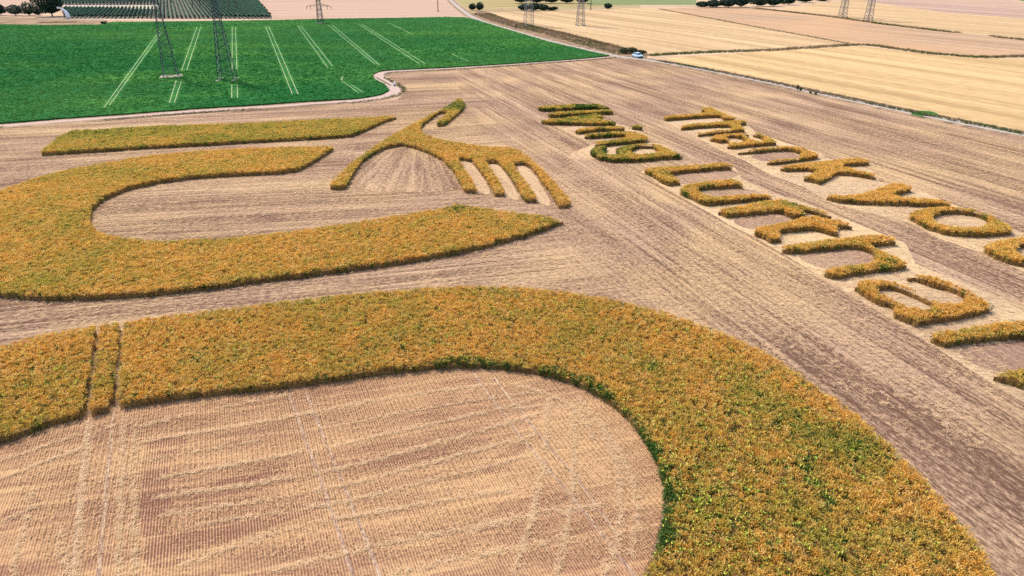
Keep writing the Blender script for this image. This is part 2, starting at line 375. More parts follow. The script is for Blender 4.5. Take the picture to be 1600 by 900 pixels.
for a, b_ in (((163, 170), (249, 50)), ((172, 166), (253, 51)), ((265, 163), (276, 127)), ((273, 162), (284, 128)), ((284, 112), (308, 43)), ((292, 111), (314, 43)), ((362.5, 155), (362.5, 134)), ((371.5, 155), (371, 134)),
              ((363, 110), (363, 43)), ((370.5, 110), (368, 43)), ((457, 149), (415, 42)), ((466, 149), (420, 42)), ((512, 107), (465, 41)), ((520, 105), (470, 41)), ((586, 102), (513, 40)), ((593, 103), (519, 40)),
              ((655, 101), (561, 39)), ((664, 101), (566, 39)), ((731, 97), (706, 86)), ((560, 147), (536, 129)), ((567, 146), (549, 134)), ((645, 55), (608, 37))):
    TRAMS.append(px(a, b_)); ribbon('wheel_track', densify(px(a, b_), 8), TW if a[0] < 640 else .15, .306, M_TRAM)
for line in ([(534, 128), (534, 124), (537, 121)],):
    ribbon('wheel_track', px(*line), .34, .306, M_TRAM)

M_TRACK = plain('pale_dirt_track', (.33, .24, .20), .14, 1.2)
M_VERGE = field_mat('dry_verge', .4, (.10, .068, .042), (.30, .20, .125), .8, (.08, .5))
trk = [(-500, 243), (0, 197), (100, 189), (200, 182), (300, 174), (400, 168), (500, 161), (560, 157.5), (597, 152), (617, 145), (618, 139), (606, 131), (592, 123), (590, 117), (602, 112.5), (640, 110), (700, 107.5), (800, 101), (900, 94), (957, 89)]
def smooth_line(l, n=2):
    for _ in range(n):
        q = [l[0]]
        for a, b in zip(l[:-1], l[1:]): q += [(a[0] * .75 + b[0] * .25, a[1] * .75 + b[1] * .25), (a[0] * .25 + b[0] * .75, a[1] * .25 + b[1] * .75)]
        l = q + [l[-1]]
    return l
tline = smooth_line(px(*trk))
ribbon('track_verge', tline, 6.0, .020, M_VERGE)
wl_ = []
for p in tline:
    wl_.append(3.1 if at(540, 158)[0] < p[0] < at(632, 112)[0] + 8 and p[1] < at(0, 110)[1] else 2.0)
ribbon('dirt_track', tline, wl_, .026, M_TRACK)
ribbon('track_centre_grass', densify(px((588, 121), (599, 127), (611, 134)), 2), .6, .032, plain('track_grass', (.09, .08, .035), .4, 2))
# farm lane, its verges
M_LANE = plain('farm_lane_concrete', (.30, .265, .245), .15, .8)
lane = px((2600, 402), (2000, 287), (1600, 210.5), (1500, 191.5), (1400, 171), (1300, 150), (1200, 128.5), (1100, 108.5), (1020, 94.5), (970, 89), (930, 81), (890, 72), (850, 62), (810, 50.5), (770, 38.5), (745, 30.5), (730, 22), (712, 8), (700, -4), (690, -14))
lane = smooth_line(lane, 1)
ribbon('lane_verge', lane, 6.5, .016, M_VERGE)
ribbon('farm_lane', lane, 2.5, .024, M_LANE)
ribbon('lane_centre_grass', lane, .5, .030, plain('lane_grass', (.20, .17, .09), .35, 1.2))
M_WHEAT1 = field_mat('far_stubble_cream', LANE, (.265, .172, .090), (.42, .290, .160))
M_WHEAT2 = field_mat('far_stubble_straw', LANE, (.275, .177, .083), (.425, .292, .143))
M_ORANGE = field_mat('far_stubble_russet', LANE, (0.227, 0.143, 0.084), (0.344, 0.227, 0.143), patch=(.38, .225, .12))
M_PINK = field_mat('far_stubble_pink', .15, (.275, .180, .128), (.350, .240, .172))
M_PURPLE = field_mat('far_ploughed', LANE, (.22, .14, .11), (.35, .24, .18))
M_DRY = field_mat('dry_meadow', .2, (.17, .125, .055), (.34, .25, .13), patch=(.22, .19, .08))
sheet('harvested_field', px((765, 19), (1000, 13), (1030, 14), (1180, 42), (1330, 69), (1180, 77), (1012, 86), (990, 82), (930, 65), (880, 51), (830, 41), (790, 30)), .004, M_WHEAT1)
sheet('harvested_field', px((1035, 91), (1200, 80), (1345, 72), (1450, 85), (1530, 91), (1600, 92), (2100, 96), (2600, 395), (2000, 283), (1600, 208), (1450, 178), (1200, 126.5), (1060, 98)), .004, M_WHEAT2)
sheet('harvested_field', px((1030, 13.5), (1160, 9.5), (1215, 16.5), (1320, 29), (1400, 41), (1600, 62), (2100, 110), (2100, 95), (1600, 90), (1530, 89), (1450, 82), (1345, 70), (1180, 41)), .008, M_ORANGE)
sheet('harvested_field', px((1215, 16), (1290, 3), (1340, -1), (1400, 9), (1480, 20), (1600, 29), (2100, 75), (2100, 108), (1600, 61.5), (1400, 40.5), (1320, 28)), .012, M_WHEAT1)
sheet('ploughed_field', px((1340, -1), (1360, -8), (1470, 2), (1600, 15), (2100, 60), (2100, 74), (1600, 28.5), (1480, 19.5), (1400, 8.5)), .016, M_PURPLE)
sheet('harvested_field', px((1360, -8), (1380, -14), (1560, -2), (1610, 4), (2100, 50), (2100, 60), (1600, 14.5), (1470, 1.5)), .020, M_PINK)
sheet('harvested_field', px((402, -2), (428, 30), (520, 29), (600, 28), (728, 26), (706, 0), (690, -14), (396, -14)), .004, M_PINK)
sheet('dry_meadow', px((735, 20), (712, 0), (700, -16), (1000, -16), (1000, 12.5), (765, 18.5)), .004, M_DRY)
sheet('pale_meadow', px((918, 8), (915, -2), (1090, -2), (1085, 8)), .010, field_mat('pale_green_meadow', .1, (.10, .125, .05), (.18, .19, .085)))
sheet('green_corner_field', px((1562, -3), (1640, 6), (1900, 30), (1900, 0), (1640, -12)), .024, M_GREEN)
sheet('field_edge_verge', px((-200, 40), (0, 38.5), (80, 39.5), (160, 38.5), (172, 34), (160, 30), (100, 29), (0, 26), (-200, 26)), .004, M_VERGE)
sheet('harvested_field', px((-200, 25), (0, 25), (66, 26), (70, -14), (-200, -14)), .008, M_PINK)
ribbon('field_path', px((60, 29.5), (160, 31), (260, 32.5), (430, 31.5), (520, 29.5), (620, 27.5), (735, 26)), 3.0, .030, M_TRACK)
ribbon('meadow_path', px((745, 17), (900, 13.5), (1000, 11), (1090, 10)), 6, .012, M_PURPLE)
sheet('verge_strip', px((738, 25), (770, 36), (810, 48), (850, 60), (890, 70), (930, 79.5), (968, 87), (1010, 92), (1012, 86), (990, 82), (930, 65.5), (880, 51.5), (830, 41.5), (790, 30.5), (765, 19.5), (745, 17)), .0135, field_mat('brown_verge_strip', .4, (.115, .075, .045), (.235, .155, .095), .8, (.08, .5)))
sheet('clover_patch', chaikin(px((1421, 177), (1435, 173), (1455, 173.5), (1470, 180), (1455, 182), (1432, 181)), 2), .03, M_GREEN)

# ------------------------------------------------------------------ plants
random.seed(5)
M_EAR = plant_mat('ripe_ears', [(.60, .30, .045), (.80, .50, .12), (.70, .38, .065), (.86, .62, .23), (.47, .21, .035)], (.37, .37, .060), trans=.36, rough=1)
M_STALK = plant_mat('straw_stalks', [(.42, .24, .07), (.52, .32, .105), (.34, .19, .055)], (.13, .16, .03), trans=.22, rough=1)
M_WEED = plant_mat('weed_leaves', [(.050, .095, .020), (.085, .145, .026), (.038, .072, .020)], (.05, .10, .02), trans=.3, rough=1)
M_LIME = plant_mat('bright_weed_tops', [(.50, .56, .07), (.64, .62, .14), (.42, .52, .06)], (.50, .56, .07), trans=.3)
M_STUB = plant_mat('cut_stalks', [(.45, .275, .14), (.37, .22, .115), (.52, .34, .18)], (.3, .3, .1))
M_BEET = plant_mat('beet_leaves', [(.011, .098, .020), (.026, .162, .033), (.016, .122, .028)], (.085, .195, .038), trans=.2, rough=1)
M_DRYGRASS = plant_mat('dry_grass_blades', [(.20, .135, .075), (.29, .20, .11), (.14, .10, .055)], (.085, .10, .03), trans=.15)

def blade(V, F, I, p0, d, L, w, droop, mi, seg=2, side=None):
    """bent flat blade"""
    p = Vector(p0); d = Vector(d).normalized(); s = (side or d.cross(Vector((random.uniform(-1, 1), random.uniform(-1, 1), .2)))).normalized()
    b = len(V)
    for i in range(seg + 1):
        t = i / seg; ww = w * (1 - .75 * t * t) / 2
        V.append(tuple(p - s * ww)); V.append(tuple(p + s * ww))
        d = (d + Vector((d.x * .4, d.y * .4, -droop)) * (1 / seg)).normalized(); p = p + d * (L / seg)
    for i in range(seg): F.append((b + 2 * i, b + 2 * i + 1, b + 2 * i + 3, b + 2 * i + 2)); I.append(mi)
HIDDEN = {}
def proto(kind, k, V, F, I, mats):
    me = bpy.data.meshes.new(f'{kind}_{k}'); me.from_pydata(V, [], F)
    for m in mats: me.materials.append(m)
    me.polygons.foreach_set('material_index', I); me.update()
    o = bpy.data.objects.new(f'{kind}_{k}', me)
    c = HIDDEN.get(kind) or HIDDEN.setdefault(kind, bpy.data.collections.new(kind)); c.objects.link(o)
def wheat(k, n=6, spread=.10, h=.85):
    V, F, I = [], [], []
    for _ in range(n):
        a = random.uniform(0, math.tau); r = spread * math.sqrt(random.random()); x, y = r * math.cos(a), r * math.sin(a)
        hh = h * random.uniform(.84, 1.03); lean = Vector((random.uniform(-.12, .12), random.uniform(-.12, .12), 1)).normalized()
        top = Vector((x, y, 0)) + lean * hh * .86
        blade(V, F, I, (x, y, 0), lean, hh * .86, .022, 0, 1, 1)
        dd = lean + Vector((random.uniform(-.45, .45), random.uniform(-.45, .45), 0))
        blade(V, F, I, top, dd, random.uniform(.16, .25), .050, random.uniform(.1, .9), 0, 2)
        blade(V, F, I, top, dd, random.uniform(.14, .22), .044, random.uniform(.1, .9), 0, 2)
        if random.random() < .6:
            z = random.uniform(.35, .7) * h
            blade(V, F, I, (x, y, z), (random.uniform(-1, 1), random.uniform(-1, 1), .8), .24, .024, 1.3, 1, 2)
    proto('wheat', k, V, F, I, [M_EAR, M_STALK])
def weed(k, flower=False, h=.8):
    V, F, I = [], [], []
    for _ in range(16 if not flower else 10):
        a = random.uniform(0, math.tau); r = .12 * random.random(); z = random.uniform(.35, 1.0) * h
        blade(V, F, I, (r * math.cos(a), r * math.sin(a), z), (math.cos(a), math.sin(a), random.uniform(.1, 1)), random.uniform(.12, .22), .075, .7, 0, 2)
    for _ in range(4): blade(V, F, I, (random.uniform(-.05, .05), random.uniform(-.05, .05), 0), (random.uniform(-.15, .15), random.uniform(-.15, .15), 1), h, .02, 0, 0, 1)
    if flower:
        for _ in range(6):
            a = random.uniform(0, math.tau); r = .12 * random.random()
            blade(V, F, I, (r * math.cos(a), r * math.sin(a), h * random.uniform(.98, 1.1)), (math.cos(a), math.sin(a), .5), .09, .065, .3, 1, 1)
    proto('wheat', k, V, F, I, [M_WEED, M_LIME])
for i in range(5): wheat(i)
for i in range(2): weed(5 + i)
weed(7, True)
for k in range(4):
    V, F, I = [], [], []
    for _ in range(9):
        a = random.uniform(0, math.tau)
        blade(V, F, I, (.05 * math.cos(a), .05 * math.sin(a), 0), (math.cos(a), math.sin(a), random.uniform(.6, 2.2)), random.uniform(.35, .5), .15, .9, 0, 2)
    proto('beet', k, V, F, I, [M_BEET])
for k in range(4):
    V, F, I = [], [], []
    for _ in range(12):
        blade(V, F, I, (random.uniform(-.25, .25), random.uniform(-.25, .25), 0), (random.uniform(-.4, .4), random.uniform(-.4, .4), 1), random.uniform(.3, .65), .045, .5, 0, 2)
    proto('drygrass', k, V, F, I, [M_DRYGRASS])
for k in range(4):
    V, F, I = [], [], []
    for _ in range(5):
        blade(V, F, I, (random.uniform(-.10, .10), random.uniform(-.03, .03), 0), (random.uniform(-.3, .3), random.uniform(-.3, .3), 1), random.uniform(.06, .12), .022, 0, 0, 1)
    for _ in range(3):
        a = random.uniform(0, math.tau)
        blade(V, F, I, (random.uniform(-.12, .12), random.uniform(-.1, .1), random.uniform(.02, .07)), (math.cos(a), math.sin(a), random.uniform(-.05, .2)), random.uniform(.15, .3), .022, 0, 0, 1, Vector((-math.sin(a), math.cos(a), 0)))
    proto('stubble_tuft', k, V, F, I, [M_STUB])

M_LAID = plant_mat('laid_straw', [(.46, .30, .165), (.53, .36, .21), (.40, .255, .135)], (.3, .3, .1))
for k in range(4):
    V, F, I = [], [], []
    for _ in range(7):
        a = random.uniform(0, math.tau); c_ = Vector((random.uniform(-.12, .12), random.uniform(-.12, .12), random.uniform(.03, .11)))
        blade(V, F, I, c_, (math.cos(a), math.sin(a), random.uniform(-.1, .2)), random.uniform(.14, .28), .020, .15, 0, 1, Vector((-math.sin(a), math.cos(a), 0)))
    proto('straw', k, V, F, I, [M_LAID])
GN = {}
def scatter_group(kind):
    if kind in GN: return GN[kind]
    g = bpy.data.node_groups.new('scatter_' + kind, 'GeometryNodeTree'); N, L = g.nodes, g.links
    g.interface.new_socket('Geometry', in_out='INPUT', socket_type='NodeSocketGeometry'); g.interface.new_socket('Geometry', in_out='OUTPUT', socket_type='NodeSocketGeometry')
    gi, go = N.new('NodeGroupInput'), N.new('NodeGroupOutput')
    ci = N.new('GeometryNodeCollectionInfo'); ci.inputs[0].default_value = HIDDEN[kind]; ci.inputs[1].default_value = True; ci.inputs[2].default_value = True
    ip = N.new('GeometryNodeInstanceOnPoints'); ip.inputs['Pick Instance'].default_value = True
    def attr(nm, t):
        a = N.new('GeometryNodeInputNamedAttribute'); a.data_type = t; a.inputs[0].default_value = nm; return a.outputs[0]
    eu = N.new('FunctionNodeEulerToRotation')
    L.new(attr('rot', 'FLOAT_VECTOR'), eu.inputs[0])
    L.new(gi.outputs[0], ip.inputs['Points']); L.new(ci.outputs[0], ip.inputs['Instance']); L.new(attr('k', 'INT'), ip.inputs['Instance Index'])
    L.new(eu.outputs[0], ip.inputs['Rotation']); L.new(attr('s', 'FLOAT_VECTOR'), ip.inputs['Scale']); L.new(ip.outputs[0], go.inputs[0])
    GN[kind] = g; return g
rng = np.random.RandomState(11)
def scatter(name, kind, P, z, k, s, g, parent=None, rot=None, tilt=.12):
    n = len(P); me = bpy.data.meshes.new(name)
    me.vertices.add(n); co = np.zeros((n, 3), 'f'); co[:, :2] = P; co[:, 2] = z; me.vertices.foreach_set('co', co.ravel())
    if rot is None:
        rot = np.column_stack([rng.uniform(-tilt, tilt, n), rng.uniform(-tilt, tilt, n), rng.uniform(0, 6.283, n)])
    s = np.asarray(s, 'f')
    if s.ndim == 1: s = np.column_stack([s, s, s])
    for nm, t, d in (('rot', 'FLOAT_VECTOR', rot), ('s', 'FLOAT_VECTOR', s)):
        me.attributes.new(nm, t, 'POINT').data.foreach_set('vector', np.asarray(d, 'f').ravel())
    me.attributes.new('k', 'INT', 'POINT').data.foreach_set('value', np.asarray(k, 'i'))
    me.attributes.new('g', 'FLOAT', 'POINT').data.foreach_set('value', np.asarray(g, 'f'))
    o = bpy.data.objects.new(name, me); COL.objects.link(o)
    if parent: o.parent = parent
    md = o.modifiers.new('scatter', 'NODES'); md.node_group = scatter_group(kind)
    tag(o, kind='stuff')
    return o
M_MASS = stubble('standing_stalk_mass', 0, soil=(.13, .07, .03), straw=(.36, .20, .07), yel=(.32, .20, .065), cover=.42, streak=.1, grain=1.3)
TRAM_GAPS = [(at(135, 655, .3), at(155, 515, .3)), (at(180, 640, .3), at(192, 510, .3))]
SITES = []
def crop(name, outline, label, cat, group=None, holes=(), h=.85, green=.15, dens=None, weeds=.03, lime=.0, smooth=1, gaps=(), hot=(), seed=1, edge_green=.3, fringe=()):
    sh = .70 if cat == 'crop letter' else .80
    fp = footprint(outline, h * sh, False, smooth); hs = [footprint(q, h * sh, True, smooth) for q in holes]
    A = np.array(fp); lo, hi = A.min(0), A.max(0); cx, cy = A.mean(0); dist = math.hypot(cx, cy)
    if dens is None: dens = 30 if dist < 95 else 24
    r = np.random.RandomState(seed)
    n = int(dens * (hi[0] - lo[0]) * (hi[1] - lo[1])); P = r.rand(n, 2) * (hi - lo) + lo
    ok = inside(P, fp)
    for q in hs: ok &= ~inside(P, q)
    P = P[ok]
    # keep what the view can reach: nothing is planted far outside the picture
    ed = edge_distance(P, fp)
    for q in hs: ed = np.minimum(ed, edge_distance(P, q))
    ok = ed > .01 + .15 * lattice_noise(P, 1.3, seed + 8) + .05 * r.rand(len(P))
    for a, b in gaps:
        a, b = np.array(a), np.array(b); ab = b - a; t = ((P - a) @ ab) / (ab @ ab); d = np.hypot(*(P - a - t[:, None] * ab).T)
        ok &= d > .15 + .10 * lattice_noise(P, 1.2, 3)
    P, ed = P[ok], ed[ok]; n = len(P)
    gn = .32 * lattice_noise(P, .10, seed) + .34 * lattice_noise(P, .40, seed + 1) + .44 * lattice_noise(P, 1.9, seed + 2)
    g = np.clip((gn - .55) * 1.6 + green, 0, 1) * (.4 + .6 * r.rand(n))
    wp = .022 + weeds * np.clip((gn - .45) * 6, .15, 3) + edge_green * weeds * 4 * (ed < .45) * (lattice_noise(P, .25, seed + 4) > .6)
    lp = lime * np.clip((lattice_noise(P, .16, seed + 7) - .35) * 3, .05, 2)
    for hx, hy, rad, amt, lm in hot:
        cx_, cy_ = at(hx, hy, h); d = np.hypot(P[:, 0] - cx_, P[:, 1] - cy_); w = np.clip(1.4 - d / rad, 0, 1)
        wp = wp + amt * w; lp = lp + max(0, lm) * w; g = np.clip(g + (.8 * amt - min(0, lm)) * w, 0, 1)
    for line, wid, amt in fringe:
        l = px(*line); dd = np.full(n, 1e9)
        for a, b in zip(l[:-1], l[1:]):
            a, b = np.array(a), np.array(b); ab = b - a; t = np.clip(((P - a) @ ab) / (ab @ ab), 0, 1); dd = np.minimum(dd, np.hypot(*(P - a - t[:, None] * ab).T))
        m_ = dd < wid * (.4 + lattice_noise(P, .45, seed + 9)); wp = wp + amt * m_; g = np.where(m_, np.maximum(g, .7 * r.rand(n)), g)
    u = r.rand(n); k = r.randint(0, 5, n)
    k = np.where(u < wp, r.randint(5, 7, n), k); k = np.where((u >= wp) & (u < wp + lp), 7, k)
    hv = .88 + .14 * lattice_noise(P, .5, seed + 5) + .16 * (lattice_noise(P, 2.6, seed + 6) - .5) + r.uniform(-.09, .09, n)
    hv *= np.where(ed < .3, .94, 1.0); wide = 1.0 if dist < 70 else 1.25
    s = np.column_stack([np.full(n, wide), np.full(n, wide), hv * h / .85])
    # the dense lower stalks, seen as one mass between the plants
    from mathutils.geometry import delaunay_2d_cdt
    loops = [densify(list(l) + [l[0]], 1.0)[:-1] for l in [fp] + hs]
    flat = [Vector(p) for l in loops for p in l]; ed_ = []; o_ = 0
    for l in loops: ed_ += [(o_ + i, o_ + (i + 1) % len(l)) for i in range(len(l))]; o_ += len(l)
    for a, b in gaps:                                    # wheel tracks stay open
        a, b = Vector(a), Vector(b); u = (b - a).normalized(); nv = Vector((-u.y, u.x)) * .30; a, b = a - u * 4, b + u * 4
        for s_ in (-1, 1): flat += [a + nv * s_, b + nv * s_]; ed_.append((len(flat) - 2, len(flat) - 1))
    vs, _, fs, *_ = delaunay_2d_cdt(flat, ed_, [], 0, 1e-4)
    vs = np.array([tuple(v) for v in vs]); cen = np.array([vs[list(f)].mean(0) for f in fs])
    okc = inside(cen, fp)
    for q in hs: okc &= ~inside(cen, q)
    for a, b in gaps:
        a, b = np.array(a), np.array(b); ab = b - a; t = ((cen - a) @ ab) / (ab @ ab); okc &= np.hypot(*(cen - a - t[:, None] * ab).T) > .30
    z1 = h * .46; F_ = [tuple(f) for f, k_ in zip(fs, okc) if k_]
    # pull the rim in a little and close it down to the ground
    from collections import Counter
    cnt = Counter(); 
    for f in F_:
        for i in range(3): cnt[(f[i], f[(i + 1) % 3])] += 1
    rim = [e for e in cnt if (e[1], e[0]) not in cnt]
    nrm = np.zeros_like(vs)
    for a, b in rim:
        d = vs[b] - vs[a]; L_ = np.hypot(*d) or 1; nv = np.array((-d[1], d[0])) / L_; nrm[a] += nv; nrm[b] += nv
    ln = np.hypot(nrm[:, 0], nrm[:, 1]); ln[ln == 0] = 1; vin = vs + nrm / ln[:, None] * .27
    V_ = [(x, y, z1) for x, y in vin] + [(x, y, 0) for x, y in vin]; nv_ = len(vs)
    F_ = F_ + [(b, a, nv_ + a, nv_ + b) for a, b in rim]
    root = mesh_obj(name, V_, F_, M_MASS)
    tag(root, label, cat, group)
    scatter('crop_plants', 'wheat', P, 0, k, s, g, root)
    SITES.append((name, n, dist))
    return root

OUTER = [(-500, 660), (-200, 590), (0, 540), (60, 523), (150, 508), (205, 500), (300, 488), (400, 475), (500, 464), (600, 454), (700, 447), (770, 446), (850, 451), (900, 458), (960, 468), (1020, 482), (1080, 500), (1140, 523),
         (1200, 552), (1260, 590), (1320, 632), (1380, 682), (1430, 730), (1480, 785), (1520, 835), (1555, 890), (1590, 960), (1600, 1020)]
crop('curved_crop_band', OUTER + INNER[::-1], 'wide curved band of ripe orange crop bending round the striped stubble', 'crop band', gaps=TRAM_GAPS, fringe=(([(560, 594), (680, 580)], .35, .22), ([(680, 580), (740, 577), (800, 582), (860, 592), (910, 610), (950, 635), (985, 668), (1010, 700), (1030, 740), (1037, 790), (1030, 830), (1015, 880)], .60, .5), ([(200, 641), (450, 610)], .25, .2)), green=.20, weeds=.025, lime=.028, dens=38, seed=3,
     hot=((1290, 680, 2.4, .20, -.2), (1355, 695, 2.0, .18, -.2), (1180, 620, 2.0, .06, -.2), (640, 520, 3, .04, -.15), (340, 560, 3, .05, -.15), (1262, 722, .7, .4, .05), (1275, 748, .6, .5, .1), (1290, 775, .5, .5, .1), (1120, 720, 6, .05, .06), (1150, 850, 6, .04, .07), (1015, 570, 1.0, .4, .1), (80, 590, 4, .06, .05), 
          (1034, 770, .8, .6, 0), (1034, 830, .8, .6, 0), (1015, 700, .7, .6, 0), (940, 620, .7, .5, 0), (900, 598, .7, .5, 0), (860, 585, .7, .4, 0), (1150, 590, 2, .06, .05), (1000, 690, .6, .5, 0), (975, 650, .6, .5, 0)))
crop('crop_hook', [(523, 231), (480, 229), (420, 231), (330, 234), (240, 242), (170, 253), (110, 263), (60, 276), (0, 297), (-60, 322), (-110, 365), (-95, 410), (-50, 448), (0, 466), (60, 472), (130, 471), (200, 467), (260, 463), (340, 453),
     (420, 442), (500, 432), (580, 421), (640, 413), (700, 402), (760, 389), (820, 373), (862, 358), (881, 348), (880, 343), (840, 336), (790, 330), (740, 322), (712, 318), (690, 325), (640, 333), (560, 346), (480, 358), (400, 367), (330, 373),
     (260, 376), (215, 374), (175, 368), (152, 360), (141, 347), (146, 330), (165, 314), (200, 299), (250, 288), (300, 281), (380, 276), (440, 273), (468, 269), (495, 254)],
     'large hook of ripe orange crop curling round the oval stubble bowl', 'crop band', smooth=0, green=.26, weeds=.03, lime=.006, seed=7, hot=((712, 321, 2.0, .4, 0), (878, 347, 1.0, .8, 0), (175, 310, 1.2, .3, 0)))
crop('crop_bar', [(62, 241), (90, 214), (112, 204), (180, 200), (260, 196), (350, 193), (430, 190), (500, 186), (570, 183), (610, 181), (621, 183), (600, 193), (575, 205), (550, 215), (480, 220), (400, 224), (320, 229), (240, 233), (150, 239), (100, 242), (68, 244)],
     'long straight bar of olive green crop below the green field', 'crop band', smooth=0, green=.62, weeds=.06, seed=9, hot=((560, 207, 3, .3, 0), (185, 205, 4, .2, 0), (120, 206, 4, .2, 0), (315, 215, 4, .15, 0)))
crop('crop_bird', [(514, 297), (513, 291), (525, 277), (545, 257), (565, 242), (590, 224), (615, 209), (640, 196), (658, 186), (684, 173), (704, 162), (713, 155), (722, 154), (727, 166), (720, 177), (709, 187), (697, 197), (683, 199), (682, 192), (692, 182), (700, 176),
     (688, 178), (675, 187), (662, 197), (657, 203), (661, 208), (680, 215), (705, 221), (740, 226), (780, 230), (802, 231), (815, 236), (830, 248), (845, 262), (862, 278), (878, 296), (890, 312), (892, 321), (885, 327), (871, 327),
     (862, 310), (850, 293), (838, 277), (828, 264), (820, 259), (803, 258), (808, 266), (822, 282), (836, 303), (840, 315), (834, 318), (818, 317), (808, 299), (795, 277), (780, 260), (774, 257), (760, 254), (766, 262), (778, 276), (788, 297), (790, 307), (773, 309),
     (764, 293), (751, 273), (736, 254), (716, 249), (721, 256), (733, 272), (743, 290), (746, 302), (726, 303), (718, 289), (706, 269), (690, 253), (668, 241), (642, 232), (627, 229), (605, 233), (585, 243), (569, 254), (557, 270), (549, 282), (542, 296), (530, 298)],
     'golden crop shaped like a flying bird with four long wing feathers', 'crop figure', green=.22, weeds=.03, smooth=0, seed=13, hot=((715, 163, 5, .6, 0), (692, 192, 3, .5, 0), (600, 235, 3, .2, 0), (880, 325, 1.5, .5, 0), (830, 316, 1.2, .5, 0), (700, 260, 2, .2, 0)))

GL = 'crop letters standing in the stubble'
T2 = lambda p: zz(p, 1020, 150, 5.696)
T4 = lambda p: zz(p, 1200, 220, 4.0)
TG = lambda p: zz(p, 820, 140, 4.0)
T1 = lambda p: zz(p, 1000, 240, 5.696)
T3 = lambda p: zz(p, 1140, 310, 5.696)
T5 = lambda p: zz(p, 1320, 400, 5.696)
def letter(pts, label, **kw):
    kw['hot'] = [(a, b, c * .6, d * .8, e) for a, b, c, d, e in kw.get('hot', ())]
    return crop('crop_letter', pts, label, 'crop letter', GL, smooth=0, dens=42, **kw)
letter(T2([(90, 205), (115, 228), (360, 208), (560, 197), (590, 198), (625, 222), (680, 228), (745, 215), (700, 190), (640, 162), (590, 140), (530, 112), (490, 104), (425, 133), (470, 158), (420, 163), (250, 170), (120, 183)]),
       'golden crop letter T, farthest letter of the row towards the lane', green=.22, seed=21)
letter(T2([(235, 290), (260, 310), (450, 292), (620, 284), (680, 286), (712, 296), (690, 304), (560, 312), (430, 328), (388, 350), (415, 367), (560, 352), (720, 337), (800, 328), (832, 312), (800, 288), (765, 268), (800, 265), (847, 250), (800, 223), (740, 219), (640, 231), (520, 241), (400, 247), (300, 255), (250, 273)]),
       'golden crop letter h right after the letter T', green=.2, seed=22)
letter(T2([(500, 392), (560, 353), (650, 343), (760, 338), (870, 333), (960, 343), (1040, 373), (1080, 398), (1112, 430), (1080, 444), (960, 453), (840, 465), (740, 478), (690, 477), (650, 462), (670, 438), (690, 426), (640, 420), (590, 427), (540, 412)]),
       'small golden crop letter a with pale straw in its bowl', green=.15, seed=23, holes=(T2([(645, 380), (700, 376), (790, 392), (838, 415), (760, 422), (700, 412)]), T2([(800, 360), (870, 362), (960, 388), (990, 405), (950, 412), (870, 390)])))
letter(T2([(745, 512), (790, 528), (930, 517), (1080, 502), (1190, 500), (1260, 507), (1318, 530), (1310, 548), (1200, 562), (1080, 573), (1000, 595), (1040, 622), (1180, 608), (1320, 592), (1440, 573), (1478, 545), (1430, 503), (1360, 478), (1280, 457), (1180, 451), (1050, 461), (920, 474), (810, 488)]),
       'golden crop letter n between the small a and the k', green=.13, seed=24)
letter(T4([(65, 176), (110, 198), (240, 193), (305, 197), (260, 220), (213, 240), (260, 264), (330, 280), (380, 253), (430, 218), (530, 225), (684, 242), (655, 208), (560, 188), (460, 172), (480, 168), (620, 157), (643, 145), (590, 115), (500, 112), (380, 127), (250, 142), (130, 157)]),
       'golden crop letter k with two spread arms before the gap', green=.1, seed=25)
letter(T4([(352, 356), (440, 393), (560, 403), (760, 411), (940, 415), (1155, 414), (1120, 383), (1060, 368), (940, 363), (840, 356), (770, 350), (830, 340), (905, 312), (880, 283), (820, 265), (760, 272), (690, 298), (600, 333), (500, 345), (420, 342)]),
       'golden crop letter y like a fork, beside the ring', green=.12, seed=26)
letter(T4([(873, 476), (930, 438), (1040, 417), (1160, 417), (1280, 432), (1400, 472), (1480, 518), (1532, 577), (1480, 598), (1350, 608), (1220, 608), (1100, 593), (1000, 563), (920, 523)]),
       'golden crop ring shaped letter o filled with pale straw', green=.08, seed=27, holes=(T4([(1020, 487), (1080, 467), (1180, 463), (1290, 476), (1360, 506), (1372, 526), (1330, 543), (1230, 548), (1120, 533), (1050, 512)]),))
letter(T4([(1338, 682), (1400, 738), (1490, 773), (1600, 793), (1750, 793), (1900, 778), (1900, 745), (1700, 742), (1600, 728), (1540, 702), (1560, 682), (1700, 662), (1900, 642), (1900, 598), (1750, 580), (1600, 600), (1480, 615), (1400, 638)]),
       'golden crop letter u cut by the picture edge, after the ring', green=.08, seed=28)
letter(TG([(78, 120), (140, 104), (300, 93), (460, 93), (500, 108), (535, 130), (470, 133), (440, 127), (360, 132), (240, 137), (110, 140)]), 'dark green crop letter F, farthest stroke of the green word', green=.75, weeds=.45, seed=31)
letter(TG([(143, 160), (200, 143), (340, 135), (440, 130), (520, 128), (562, 150), (480, 160), (340, 168), (200, 178), (160, 178)]), 'dark green straight crop letter l next to the F', green=.6, weeds=.3, seed=32)
letter(TG([(98, 205), (150, 188), (260, 178), (360, 163), (440, 153), (492, 168), (497, 186), (440, 193), (540, 198), (578, 215), (560, 230), (400, 230), (250, 225), (140, 223)]), 'dark green crop letter y in the green word', green=.6, weeds=.3, seed=33)
li = letter(TG([(308, 266), (360, 243), (470, 236), (590, 230), (633, 250), (590, 265), (450, 268), (340, 283)]), 'olive green crop letter i with a separate dot', green=.55, weeds=.25, seed=34)
dot = crop('dot', TG([(655, 238), (685, 222), (700, 214), (725, 228), (750, 246), (700, 256)]), None, None, green=.7, weeds=.5, h=.8, dens=34, seed=35)
dot.parent = li
